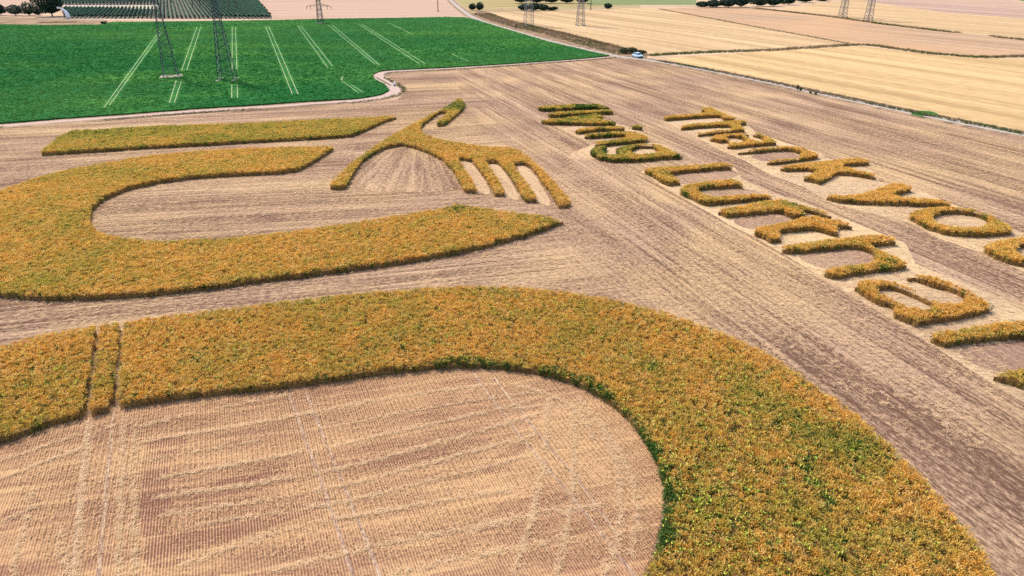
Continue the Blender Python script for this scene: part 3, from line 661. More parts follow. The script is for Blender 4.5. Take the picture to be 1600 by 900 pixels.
letter(TG([(363, 297), (430, 278), (560, 267), (680, 267), (740, 282), (772, 315), (750, 338), (620, 348), (490, 363), (430, 352), (460, 325), (560, 315), (640, 308), (620, 300), (500, 307), (400, 313)]), 'olive green crop letter n between the i and the g', green=.5, weeds=.22, seed=36)
letter(TG([(403, 402), (430, 368), (480, 348), (512, 358), (512, 385), (488, 392), (520, 412), (580, 415), (567, 385), (610, 357), (720, 342), (830, 347), (900, 372), (950, 403), (994, 427), (900, 440), (760, 455), (640, 460), (540, 460), (460, 445)]),
       'green crop letter g with pale oval bowl, last of the green word', green=.5, weeds=.28, seed=37, holes=(TG([(650, 392), (700, 373), (790, 371), (842, 390), (800, 404), (700, 408)]),))
letter(T1([(28, 160), (80, 133), (200, 122), (400, 112), (600, 95), (740, 87), (825, 135), (740, 153), (560, 168), (380, 183), (255, 188), (335, 230), (374, 275), (330, 288), (250, 298), (190, 273), (100, 213)]),
       'crop letter L with green weedy corner and long golden stem', green=.2, weeds=.05, seed=41, hot=((1045, 270, 2.5, .5, 0), (1025, 283, 2, .5, 0), (1010, 268, 1.5, .5, 0)))
letter(T1([(343, 355), (400, 288), (500, 267), (650, 247), (800, 231), (870, 247), (930, 317), (860, 313), (720, 322), (560, 333), (505, 337), (560, 367), (640, 387), (800, 377), (1000, 369), (1110, 367), (1195, 414), (1050, 428), (880, 449), (720, 464), (600, 474), (540, 458), (440, 413)]),
       'golden crop letter u with bright green weeds at its curve, below the L', green=.25, weeds=.06, seed=42, hot=((1088, 313, 1.5, .7, .05), (1068, 298, 1.5, .4, 0), (1125, 293, 1.2, .3, 0), (1150, 290, 1, .4, 0)))
letter(T3([(-119, 128), (-40, 93), (100, 65), (250, 39), (380, 19), (470, 15), (560, 42), (680, 77), (800, 105), (880, 137), (928, 174), (840, 181), (760, 153), (690, 138), (640, 142), (680, 165), (620, 180), (540, 185), (480, 155), (430, 140), (300, 150), (150, 165), (30, 177), (-40, 180), (-90, 153)]),
       'golden crop letter f with a dark green hooked tip', green=.12, seed=43, hot=((1245, 318, 2.5, .5, 0), (1268, 330, 2.0, .5, 0), (1130, 333, 1.2, .4, 0)))
letter(T3([(198, 314), (230, 268), (330, 247), (480, 222), (620, 202), (600, 195), (680, 172), (760, 167), (880, 187), (1000, 207), (1080, 233), (1113, 264), (1050, 278), (945, 273), (962, 300), (992, 332), (930, 343), (860, 328), (800, 303), (720, 294), (600, 309), (480, 319), (432, 318), (452, 350), (483, 382), (420, 398), (360, 411), (300, 372)]),
       'orange crop letter t with a short crossbar and hooked foot', green=.05, seed=44, hot=((1326, 354, 1.2, .8, 0), (1180, 368, 1, .5, 0)))
letter(T3([(448, 467), (540, 417), (700, 391), (900, 366), (1100, 346), (1300, 331), (1420, 346), (1490, 367), (1500, 405), (1480, 423), (1340, 433), (1230, 423), (1300, 447), (1400, 487), (1500, 527), (1580, 577), (1598, 622), (1500, 654), (1300, 674), (1100, 704), (980, 727), (890, 724), (823, 682), (860, 637), (960, 617), (1120, 597), (1240, 582), (1288, 557), (1270, 512), (1200, 479), (1120, 465), (1060, 456), (940, 471), (800, 486), (650, 501), (540, 505)]),
       'orange crop letter h with a green tuft on its arch', green=.06, seed=45, hot=((1394, 405, 1.0, .9, 0), (1290, 428, .9, .7, 0), (1385, 413, 1.0, .5, 0)))
letter(T5([(68, 287), (130, 232), (230, 207), (340, 212), (440, 237), (560, 287), (680, 342), (800, 397), (900, 428), (1000, 430), (1045, 417), (1052, 385), (980, 348), (880, 313), (780, 293), (680, 258), (600, 228), (540, 212), (560, 183), (640, 172), (760, 187), (900, 231), (1040, 286), (1150, 346), (1240, 396), (1302, 448), (1308, 492), (1240, 529), (1100, 564), (950, 594), (820, 614), (700, 634), (620, 644), (560, 614), (480, 584), (413, 532), (430, 500), (400, 472), (340, 462), (250, 432), (150, 373), (90, 322)]),
       'large orange crop letter a with green weeds along its lower foot', green=.08, seed=46, holes=(T5([(290, 302), (400, 310), (520, 350), (640, 395), (740, 440), (790, 470), (720, 484), (620, 468), (500, 424), (380, 374), (310, 334)]),),
       hot=((1400, 495, 1.6, .8, 0), (1425, 508, 1.2, .7, 0), (1455, 483, 1.2, .4, 0), (1545, 487, 1.2, .4, 0), (1460, 505, 1, .4, 0), (1475, 412, .8, .4, 0)))
letter(T5([(733, 737), (820, 687), (960, 656), (1150, 626), (1350, 596), (1500, 581), (1700, 561), (1850, 586), (2000, 676), (2100, 800), (2100, 1000), (2000, 1080), (1800, 1143), (1600, 1199), (1480, 1164), (1290, 1077), (1420, 1036), (1600, 1001), (1750, 958), (1800, 882), (1740, 804), (1650, 764), (1500, 759), (1350, 769), (1150, 794), (960, 819), (880, 833)]),
       'orange crop letter n cut by the picture edge, after the large a', green=.14, seed=47, hot=((1452, 530, 1.2, .5, 0), (1550, 596, 1.5, .3, 0)))

# cut stalks standing in rows inside the bend
def stubble_rows():
    d = np.array((math.cos(DRILL), math.sin(DRILL))); nrm = np.array((-d[1], d[0]))
    A = np.array(inn + [(0, 30), (-60, 30)]); pr = A @ nrm; al = A @ d
    rows = np.arange(pr.min(), pr.max(), .30); pts = []
    for q in rows:
        t = np.arange(al.min(), al.max(), .20); t = t + rng.uniform(-.08, .08, len(t))
        off = q + rng.uniform(-.02, .02, len(t)); pts.append(t[:, None] * d + off[:, None] * nrm)
    P = np.vstack(pts); P = P[inside(P, inn + [(-10, 6), (-70, 6)])]
    P = P[(P[:, 1] > 26) & (np.abs(P[:, 0]) < .80 * P[:, 1] + 4)]
    keep = lattice_noise(P, .5, 77) + .5 * rng.rand(len(P)) > .42; P = P[keep]
    for q in THIN: P = P[~(inside(P, q) & (rng.rand(len(P)) < .8))]
    n = len(P); rot = np.column_stack([rng.uniform(-.2, .2, n), rng.uniform(-.2, .2, n), DRILL + rng.uniform(-.2, .2, n) + math.pi * rng.randint(0, 2, n)])
    o = scatter('stubble_stalks', 'stubble_tuft', P, .012, rng.randint(0, 4, n), rng.uniform(.7, 1.3, n), np.zeros(n), rot=rot)
    tag(o, 'short cut straw stalks standing in drilled rows inside the bend', 'stubble'); return n
print('stubble', stubble_rows())

# straw the combine dropped in swaths: lying stalks along each pass
def straw(lines):
    out = []
    for l, w, k in lines:
        l = densify(smooth_line(px(*l), 2), .03)
        for a, b in zip(l[:-1], l[1:]):
            if rng.rand() < k * .50: out.append((a[0] + rng.normal(0, w * .75), a[1] + rng.normal(0, w * .75)))
    P = np.array(out); P = P[inside(P, inn + [(-10, 6), (-70, 6)])]; P = P[lattice_noise(P, .35, 15) + .35 * rng.rand(len(P)) > .38]; n = len(P)
    tag(scatter('straw_swaths', 'straw', P, .014, rng.randint(0, 4, n), rng.uniform(.7, 1.25, n), np.zeros(n), tilt=.08), 'pale straw lying in thin swaths across the striped stubble', 'straw'); print('straw', n)
straw([([(215, 668), (330, 640), (450, 618)], .10, .7), ([(220, 692), (450, 653), (620, 620), (780, 600)], .10, .8), ([(230, 720), (460, 680), (640, 642), (840, 612)], .08, .5), ([(250, 747), (475, 707), (640, 672), (830, 627)], .13, 1), ([(240, 778), (500, 742), (660, 700), (850, 645)], .13, 1),
       ([(250, 806), (505, 770), (700, 716), (840, 680)], .13, 1), ([(300, 822), (520, 790), (700, 745), (830, 712)], .10, .8), ([(280, 885), (420, 835), (560, 805), (800, 765)], .12, .8), ([(420, 895), (600, 850), (820, 810)], .16, .8), ([(600, 900), (780, 860), (900, 840)], .16, .7),
       ([(0, 750), (70, 722), (140, 698)], .10, 1), ([(0, 818), (70, 785), (140, 765)], .12, .9), ([(0, 722), (120, 680)], .1, .6), ([(50, 765), (35, 835), (20, 905)], .13, 1), ([(92, 830), (100, 870), (108, 910)], .2, 1), ([(140, 660), (132, 740), (126, 820), (120, 905)], .14, 1), ([(195, 645), (190, 740), (188, 820), (186, 905)], .12, .8), ([(212, 650), (210, 740), (210, 900)], .12, .7),
       ([(858, 625), (852, 690), (842, 760), (825, 830), (800, 905)], .14, 1), ([(893, 632), (898, 690), (895, 760), (885, 830), (868, 905)], .15, 1), ([(905, 622), (948, 680), (970, 750), (968, 830), (945, 905)], .18, .9), ([(935, 655), (985, 735), (1000, 800), (985, 870)], .14, .8), ([(800, 600), (870, 620), (905, 645), (930, 690)], .15, .8),
       ([(800, 640), (870, 632), (930, 650)], .12, .7), ([(740, 830), (830, 800), (950, 790)], .15, .7), ([(60, 700), (200, 660)], .1, .5)])

# loose straw over the mown ground
P = np.column_stack([rng.uniform(-75, 95, 210000), rng.uniform(34, 128, 210000)])
P = P[(np.abs(P[:, 0]) < .78 * P[:, 1] + 3) & ~inside(P, inn + [(-10, 6), (-70, 6)]) & (P[:, 1] < at(0, 205)[1])]
d_ = np.array((math.cos(ROW), math.sin(ROW))); Q = np.column_stack([P @ d_ * .08, P @ np.array((-d_[1], d_[0]))])
P = P[lattice_noise(Q, .8, 31) * .6 + lattice_noise(P, 1.4, 32) * .5 + .4 * rng.rand(len(P)) > .80]; n = len(P)
tag(scatter('loose_straw', 'straw', P, .016, rng.randint(0, 4, n), rng.uniform(.6, 1.3, n), np.zeros(n), tilt=.08), 'loose chopped straw strewn over the mown field between the crops', 'straw'); print('loose straw', n)

# beet plants on the green field
P = rng.rand(400000, 2); A = np.array(green_poly); lo, hi = A.min(0), A.max(0)
P = P * (hi - lo) + lo; P = P[inside(P, green_poly)]; P = P[np.abs(P[:, 0] - 0) < .80 * P[:, 1]]
for (a, b) in TRAMS:
    a, b = np.array(a), np.array(b); ab = b - a; t = np.clip(((P - a) @ ab) / (ab @ ab), 0, 1); P = P[np.hypot(*(P - a - t[:, None] * ab).T) > .55]
P = P[rng.rand(len(P)) < np.clip(230 / P[:, 1], .15, 1) ** 1.5]
n = len(P); g = np.clip((lattice_noise(P, .022, 5) + .3 * lattice_noise(P, .3, 6) - .45) * 1.5, 0, 1)
o = scatter('beet_plants', 'beet', P, .16, rng.randint(0, 4, n), rng.uniform(.8, 1.5, n), g)
tag(o, 'leafy green crop covering the large green field', 'green crop'); print('beets', n)

# dry grass along verges
def along(line, off0, off1, step, gap=0.0, seed=2):
    r = np.random.RandomState(seed); l = densify(line, step); out = []
    for a, b in zip(l[:-1], l[1:]):
        dx, dy = b[0] - a[0], b[1] - a[1]; L_ = math.hypot(dx, dy) or 1
        o_ = r.uniform(off0, off1); t = r.rand(); out.append((a[0] + dx * t - dy / L_ * o_, a[1] + dy * t + dx / L_ * o_))
    q = np.array(out)
    return q[lattice_noise(q, .05, seed) > gap]
def verge(name, P, label, s0, s1, green, seed):
    n = len(P); r = np.random.RandomState(seed)
    g = np.clip((lattice_noise(P, .06, seed) - .5) * 2.2 + green, 0, 1)
    tag(scatter(name, 'drygrass', P, .0, r.randint(0, 4, n), np.column_stack([r.uniform(s0, s1, n)] * 3) * np.array([1.3, 1.3, 1]), g), label, 'verge grass')
lane_up = px((1003, 84), (930, 66), (880, 52.5), (830, 42), (790, 31), (760, 21))
verge('verge_grass', np.vstack([along(lane_up, -2, 9, .06, 0, 4), along(lane_up, -2.5, 1, .10, .35, 5)]), 'brown scrubby grass strip between the farm lane and cream field', .55, 1.25, -.15, 3)
lane_r = px((2000, 285), (1600, 208.5), (1400, 169.5), (1300, 148.5), (1200, 127), (1100, 107.5), (1030, 95))
verge('verge_grass', along(lane_r, -.8, 1.4, .10, .35, 6), 'thin dark grass edging the farm lane past the car', .5, 1.2, .5, 7)
ditch = px((1012, 87), (1100, 82), (1200, 79), (1330, 70.5), (1360, 70.5), (1450, 83.5), (1530, 90), (1600, 88), (1900, 80))
verge('verge_grass', along(ditch, -2.2, 2.2, .10, .0, 8), 'dark ditch grass line between the two harvested straw fields', .7, 1.5, .35, 9)
edge2 = px((1180, 13), (1300, 26.5), (1380, 38), (1500, 52), (1600, 62.5), (1800, 82))
verge('verge_grass', along(edge2, -2, 2, .15, .2, 10), 'thin grassy field edge at the feet of the twin pylons', .8, 1.7, .45, 11)
edge3 = px((1030, 14), (1180, 42), (1330, 69))
verge('verge_grass', along(edge3, -1, 1, .2, .0, 12), 'brown grass line along the top of the cream field', .5, 1.0, .0, 13)
verge('verge_grass', along(tline, -2.6, -1.3, .16, .3, 14), 'low dark grass along the dirt track below the green field', .35, .8, .45, 15)
top_edge = px((60, 36), (172, 34), (430, 33), (520, 31), (620, 29.5), (735, 27))
verge('verge_grass', along(top_edge, -1.5, 1.5, .16, .3, 16), 'dark grass strip along the far edge of the green field', .7, 1.4, .6, 17)

# ------------------------------------------------------------------ vineyard
M_VINE = plain('vine_foliage', (.014, .045, .026), .55, 1.2, bmp=.6)
M_STAKE = plain('pale_stakes', (.55, .50, .45), .1, 2)
def leafy_row(name, L_, parent, h=1.9, w=.75, seed=0):
    r = random.Random(seed); V, F = [], []
    nx = max(4, int(L_ / 2.5)); prof = [(-.5, .35), (-.62, .7), (-.4, .95), (0, 1.06), (.4, .95), (.62, .7), (.5, .35)]
    for i in range(nx + 1):
        for a, b in prof:
            V.append((i * L_ / nx + r.uniform(-.5, .5), a * w * r.uniform(.7, 1.35), b * h * r.uniform(.86, 1.12)))
    k = len(prof)
    for i in range(nx):
        for j in range(k - 1): F.append((i * k + j, (i + 1) * k + j, (i + 1) * k + j + 1, i * k + j + 1))
    return mesh_obj(name, V, F, M_VINE, parent)
vy = empty('vineyard', (*at(260, 30), 0))
tag(vy, 'dark green vineyard of long parallel rows behind the green field', 'vineyard')
base = at(260, 30); PLOT = px((102, 29), (426, 29.5), (410, 10), (401, 0), (394, -14), (78, -14), (94, 4))
dirv = np.array(((255 - 800) / F_PX, CP + (510 / F_PX) * SP)); dirv /= np.hypot(*dirv); sidev = np.array((dirv[1], -dirv[0]))
loc = lambda p: [(x - base[0], y - base[1]) for x, y in p]
sheet('soil', loc(PLOT), .006, plain('vineyard_soil', (.13, .125, .10), .3, .3), parent=vy)
GAP = px((96, 14.5), (246, 14), (246, 8), (94, 8))
sheet('straw_headland', loc(GAP), .012, plain('headland_straw', (.33, .265, .20), .15, .3), parent=vy)
rows_ = [leafy_row('vine_row', 100, vy, seed=k) for k in range(3)]; used = set(); rz = math.atan2(dirv[1], dirv[0])
mbs = MB(); mbs.bar((0, 0, 0), (0, 0, 2.3), .24); stake0 = mbs.build('stake', M_STAKE, vy); fs_ = [True]
PA = np.array(PLOT); off = PA @ sidev; q = off.min() + 1; nr = 0
while q < off.max():
    t = np.arange((PA @ dirv).min(), (PA @ dirv).max(), 2.0); pts = t[:, None] * dirv + q * sidev
    ok = inside(pts, PLOT) & ~inside(pts, GAP); run = []
    for k in range(len(t) + 1):
        if k < len(t) and ok[k]: run.append(t[k])
        elif run:
            if run[-1] - run[0] > 6:
                p_ = rows_[nr % 3]; o = p_ if p_ not in used else p_.copy()
                if p_ in used: COL.objects.link(o)
                used.add(p_); s0 = run[0] * dirv + q * sidev; o.parent = vy; o.location = (s0[0] - base[0], s0[1] - base[1], 0); o.rotation_euler = (0, 0, rz); o.scale = ((run[-1] - run[0]) / 100, 1, 1); nr += 1
                if k < len(t) and inside(pts[k:k + 1], GAP)[0] or (run[0] > t[0] + 4 and inside(np.array([s0 - dirv * 4]), GAP)[0]):
                    e = s0 - dirv * 1.5 if inside(np.array([s0 - dirv * 4]), GAP)[0] else pts[k] + dirv
                    o = stake0 if fs_[0] else stake0.copy()
                    if not fs_[0]: COL.objects.link(o)
                    fs_[0] = False; o.parent = vy; o.location = (e[0] - base[0], e[1] - base[1], 0)
            run = []
    q += 2.2
print('vine rows', nr)

# ------------------------------------------------------------------ trees and bushes
def leaf_mat(name, a, b_):
    m, N, L, b = new_mat(name, .7, .2)
    n = noise(N, L, world_vec(N, L), .9, 3, .6); L.new(mixc(N, L, remap(N, L, n, .3, .7), a, b_), b.inputs['Base Color']); return m
M_LEAF = leaf_mat('dark_leaves', (.010, .026, .018), (.034, .070, .034)); M_LEAF2 = leaf_mat('grey_leaves', (.035, .055, .035), (.085, .115, .06)); M_LEAF3 = leaf_mat('olive_leaves', (.05, .06, .022), (.12, .125, .05))
M_BARK = plain('bark', (.09, .065, .045), .3, 3)
def woody(name, x, y, w, d, h, label, cat, group=None, mat=None, n=900, leaf=.55, trunk=.15, seed=1, lobes=6):
    r = random.Random(seed); o = empty(name, (x, y, 0)); tag(o, label, cat, group)
    mb = MB(); mb.tube([(0, 0, -.1), (r.uniform(-.1, .1), 0, h * trunk), (r.uniform(-.3, .3), r.uniform(-.2, .2), h * .5)], [max(.12, h * .03), max(.1, h * .024), .06], 7)
    for k in range(5):
        a = k * 1.3 + r.random(); mb.tube([(0, 0, h * max(.08, trunk * .8)), (w * .18 * math.cos(a), d * .18 * math.sin(a), h * .4), (w * .33 * math.cos(a), d * .33 * math.sin(a), h * .62)], [max(.07, h * .016), max(.05, h * .01), .03], 5)
    mb.build('trunk', M_BARK, o)
    V, F = [], []; dirs = []
    for k in range(lobes + 4):
        a = r.uniform(0, math.tau); u = r.uniform(-.3, 1); q = math.sqrt(1 - u * u); dirs.append((Vector((q * math.cos(a), q * math.sin(a), u)), r.uniform(.10, .30)))
    for i in range(int(n * 1.7)):
        a = r.uniform(0, math.tau); u = r.uniform(-1, 1); q = math.sqrt(1 - u * u); d_ = Vector((q * math.cos(a), q * math.sin(a), u))
        rr = .72 + sum(am * max(0, d_.dot(v) - .55) / .45 for v, am in dirs); rr *= r.random() ** .28
        p = Vector((d_.x * w * .5 * rr, d_.y * d * .5 * rr, max(.12 + .25 * r.random(), h * .50 + d_.z * h * .52 * rr)))
        nn = Vector((r.gauss(0, 1), r.gauss(0, 1), r.gauss(.4, 1))).normalized(); t = nn.orthogonal().normalized(); t = Matrix.Rotation(r.uniform(0, 6.28), 3, nn) @ t; bb = nn.cross(t); sz = leaf * r.uniform(.5, 1.2)
        b = len(V); V += [tuple(p + t * sz * .6), tuple(p + bb * sz * .35), tuple(p - t * sz * .6), tuple(p - bb * sz * .35)]; F.append((b, b + 1, b + 2, b + 3))
    mesh_obj('crown', V, F, mat or M_LEAF, o); return o
def mpp(y): return ((H_CAM) / (SP + (y - 450) / F_PX * CP)) / F_PX            # metres per photo pixel at a ground row
def plant_px(name, x, ybase, wpx, hpx, label, cat, group=None, depth=None, **kw):
    X, Y = at(x, ybase); m_ = mpp(ybase); w = wpx * m_; woody(name, X, Y, w, depth or w * .8, hpx * m_ * 1.05, label, cat, group, **kw)
plant_px('round_tree', 82, 25.5, 36, 34, 'big dark round tree beside the vineyard corner', 'tree', n=3200, leaf=1.0, trunk=.10, seed=3, lobes=12)
for i, (x, yb, w, h, l) in enumerate(((2, 24, 18, 17, 'grey green bush cut by the left picture edge'), (25, 24.5, 26, 15, 'grey green bush, second from the left picture edge'), (46, 24.5, 22, 16, 'grey green bush between its fellow and the round tree'), (60, 24.5, 14, 11, 'small grey bush tucked against the big round tree'))):
    plant_px('hedge_bush', x, yb, w, h, l, 'bush', 'bushes beside the round tree', mat=M_LEAF2 if i % 2 else M_LEAF, n=1000, leaf=.7, trunk=.05, seed=20 + i)
plant_px('bush', 738, 16, 13, 8, 'low dark half of the double bush where the lane bends', 'bush', n=700, leaf=.7, trunk=.05, seed=31)
plant_px('bush', 749, 17, 13, 11, 'taller dark half of the double bush where the lane bends', 'bush', n=700, leaf=.7, trunk=.05, seed=32)
for i, (x, yb, w, h) in enumerate(((818, 16.5, 20, 8), (834, 17, 22, 10), (850, 17, 20, 8), (863, 16.5, 14, 5))):
    plant_px('hedge_bush', x, yb, w, h, ('leftmost bush of the dark hedge behind the cream field', 'second and tallest bush of the dark hedge behind the cream field', 'third bush of the dark hedge behind the cream field', 'lowest rightmost bush of the dark hedge behind the cream field')[i], 'bush', 'dark hedge behind the cream field', n=900, leaf=.8, trunk=.04, seed=40 + i)
for i, x in enumerate((815, 838, 862, 886, 910)):
    plant_px('hedge_tree', x, 5.5, 28, 14, ('first', 'second', 'third', 'fourth', 'fifth')[i] + ' tree from the left in the far dark row behind the hedge', 'tree', 'far row of dark trees at the top edge', n=900, leaf=1.1, trunk=.05, seed=50 + i)
plant_px('bush', 950, 14, 13, 7, 'single dark bush beside the far field path', 'bush', n=600, leaf=.7, trunk=.05, seed=61)
for i, (x, yb, w, h) in enumerate(((1096, 10.5, 22, 7), (1116, 11.5, 26, 10), (1138, 12, 26, 14), (1158, 11, 22, 14), (1186, 10, 24, 14), (1208, 10, 24, 14), (1232, 7.5, 22, 14))):
    plant_px('grove_tree', x, yb, w, h, ('lowest, leftmost tree of the dark grove behind the russet field', 'second tree from the left in the dark grove behind the russet field', 'third tree from the left in the dark grove behind the russet field', 'fourth tree from the left in the dark grove behind the russet field',
             'fifth tree from the left in the dark grove behind the russet field', 'sixth tree from the left in the dark grove behind the russet field', 'rightmost tree of the dark grove behind the russet field')[i], 'tree', 'dark grove at the top edge', n=1100, leaf=1.1, trunk=.05, seed=70 + i)
for i, (x, yb, w, h) in enumerate(((1172, 5, 26, 14), (1222, 4, 26, 14), (1258, 4, 26, 10), (1284, 1.5, 26, 8))):
    plant_px('grove_tree', x, yb, w, h, ('far tree behind the middle of the dark grove at the top edge', 'far tree behind the right end of the dark grove at the top edge', 'far tree just past the right end of the dark grove', 'last far tree beyond the dark grove towards the pylons')[i], 'tree', 'dark grove at the top edge', n=900, leaf=1.3, trunk=.05, seed=100 + i)
for i, (x, yb, w, h, l) in enumerate(((975, 84, 16, 8, 'olive bush farther up the lane behind the car'), (988, 84.5, 14, 9, 'middle olive bush behind the car'), (1001, 85.5, 13, 7, 'olive bush closest to the track junction beside the car'))):
    plant_px('lane_bush', x, yb, w, h, l, 'bush', 'olive bushes by the car', mat=M_LEAF3, n=900, leaf=.32, trunk=.04, seed=80 + i)
for i, (x, yb, w, h, l) in enumerate(((1246, 140, 4, 6, 'tallest tiny shrub on the lane edge'), (1251, 142, 4, 5, 'second tiny shrub on the lane edge'), (1266, 146, 4, 3, 'low tiny shrub on the lane edge farther along'), (1274, 148, 3, 4, 'last tiny shrub on the lane edge'))):
    plant_px('shrub', x, yb, w, h, l, 'shrub', 'tiny shrubs on the lane edge', mat=M_LEAF3, n=160, leaf=.2, trunk=.05, seed=90 + i)
plant_px('shrub', 162, 38, 10, 4, 'low dark hump of brush at the corner of the green field', 'shrub', n=300, leaf=.5, trunk=.02, seed=95)

# ------------------------------------------------------------------ pylons
M_STEEL = plain('galvanised_steel', (.035, .065, .07), .15, 2, rough=.6, spec=.2)
M_STEEL2 = plain('weathered_pale_steel', (.19, .18, .175), .15, 2, rough=.6, spec=.2)
M_CONC = plain('concrete_foot', (.33, .30, .27), .1, 1)
M_GLASS_INS = plain('insulator', (.10, .06, .045), .1, 3, rough=.3)
def pylon(x, y, h, base, waist_h, waist, arms, label, mat, group, rz=0, t=.16, slab=False):
    o = empty('pylon', (x, y, 0), rz); tag(o, label, 'pylon', group)
    def wid(z): return (base + (waist - base) * z / waist_h if z < waist_h else waist + (waist * .55 - waist) * (z - waist_h) / (h - waist_h)) / 2
    for sx in (-1, 1):
        for sy in (-1, 1):
            mb = MB(); mb.bar((sx * wid(0), sy * wid(0), -.2), (sx * wid(waist_h), sy * wid(waist_h), waist_h), t * 1.25); mb.bar((sx * wid(waist_h), sy * wid(waist_h), waist_h), (sx * wid(h), sy * wid(h), h), t)
            lg = mb.build('leg', mat, o)
            mc = MB(); mc.box(sx * wid(0) - .45, sx * wid(0) + .45, sy * wid(0) - .45, sy * wid(0) + .45, -.1, .42); mc.build('concrete_foot', M_CONC, lg)
    z = 0; k = 0; mb = MB()
    while z < h - .5:
        dz = max(.9, wid(z) * 1.1); z2 = min(h, z + dz); a, b = wid(z), wid(z2)
        for p, q in (((-a, -a), (b, -b)), ((a, -a), (-b, -b)), ((-a, a), (b, b)), ((a, a), (-b, b)), ((-a, -a), (-b, b)), ((-a, a), (-b, -b)), ((a, -a), (b, b)), ((a, a), (b, -b))):
            mb.bar((*p, z), (*q, z2), t * .55)
        if k % 2 == 0:
            for p, q in (((-b, -b), (b, -b)), ((b, -b), (b, b)), ((b, b), (-b, b)), ((-b, b), (-b, -b))): mb.bar((*p, z2), (*q, z2), t * .6)
        z = z2; k += 1
    mb.build('lattice_bracing', mat, o)
    for za, half in arms:
        for s in (-1, 1):
            mb = MB(); w = wid(za); tip = (s * half, 0, za - .25)
            for sy in (-1, 1):
                mb.bar((s * w, sy * w, za), tip, t * .7); mb.bar((s * w, sy * w, za + max(.9, half * .16)), tip, t * .6)
                for f in (.33, .66): mb.bar((s * (w + (half - w) * f), sy * w * (1 - f), za - .25 * f), (s * (w + (half - w) * (f - .2)), sy * w * (1.2 - f), za + max(.9, half * .16) * (1.2 - f)), t * .4)
            ar = mb.build('cross_arm', mat, o)
            for f in (.62, 1.0):
                mi = MB(); xx = s * (w + (half - w) * f); mi.tube([(xx, 0, za - .25 * f), (xx, 0, za - 1.5 - .25 * f)], [.11, .11], 6); mi.build('insulator', M_GLASS_INS, ar)
    if slab:
        mb = MB(); mb.box(-base * .75, base * .75, -base * .62, base * .62, .0, .34); mb.build('ground_slab', plain('bare_ground_patch', (.34, .275, .21), .2, 1), o)
    return o
GP = 'power line pylons'
X, Y = at(268, 121); pylon(X, Y, 31, 3.7, 17, 1.2, ((20.0, 5.6), (24.5, 4.4), (28.5, 3.2)), 'green steel lattice pylon standing on a pale patch in the green field', M_STEEL, GP, .35, .11, True)
X, Y = at(356, 126); pylon(X, Y, 31, 4.0, 17, 1.2, ((19.6, 5.3), (24.3, 4.4), (28.5, 3.2)), 'green steel lattice pylon in the green field, nearer to camera', M_STEEL, GP, .12, .12)
X, Y = at(501, 37); pylon(X, Y, 17, 2.7, 8, 1.9, ((8.3, 6.0), (13, 4.5)), 'steel lattice pylon with wide crossarm at the far edge of the green field', M_STEEL, GP, .05, .15, True)
X, Y = at(826, 40); pylon(X, Y, 30, 4.0, 20, 2.2, ((22, 6.0), (26, 4.6)), 'pale open lattice pylon beside the brown verge strip', M_STEEL2, GP, .3, .13)
X, Y = at(906.5, 40); pylon(X, Y, 30, 3.5, 18, 1.4, ((21, 5.6), (25.5, 4.4)), 'dark steel pylon standing alone in the cream field', M_STEEL2, GP, .2, .15)
X, Y = at(1316, 27); pylon(X, Y, 30, 3.2, 18, 1.7, ((21, 5.6), (25.5, 4.4)), 'steel pylon at the grassy field edge, left of the twin pair', M_STEEL2, GP, .25, .16)
X, Y = at(1356, 32); pylon(X, Y, 30, 3.0, 18, 1.7, ((21, 5.6), (25.5, 4.4)), 'steel pylon at the grassy field edge, right of the twin pair', M_STEEL2, GP, .25, .16)
for x, yb, hp, l in ((684.5, 18, 11, 'wooden pole standing in the pinkish far field'), (923, 15, 11, 'thin wooden pole at the far edge of the cream field')):
    X, Y = at(x, yb); o = empty('utility_pole', (X, Y, 0)); tag(o, l, 'pole', 'utility poles')
    mb = MB(); mb.tube([(0, 0, -.2), (0, 0, 5), (0, 0, hp)], [.28, .24, .18], 8); mb.build('mast', plain('pole_wood', (.10, .075, .06), .2, 3), o)
    mb = MB(); mb.box(-1.1, 1.1, -.08, .08, hp - 1.0, hp - .8); mb.build('crossbar', M_BARK, o)
    mb = MB(); mb.tube([(0, 0, 0), (0, 0, .35)], [.8, .4], 8); mb.build('earth_foot', M_BARK, o)

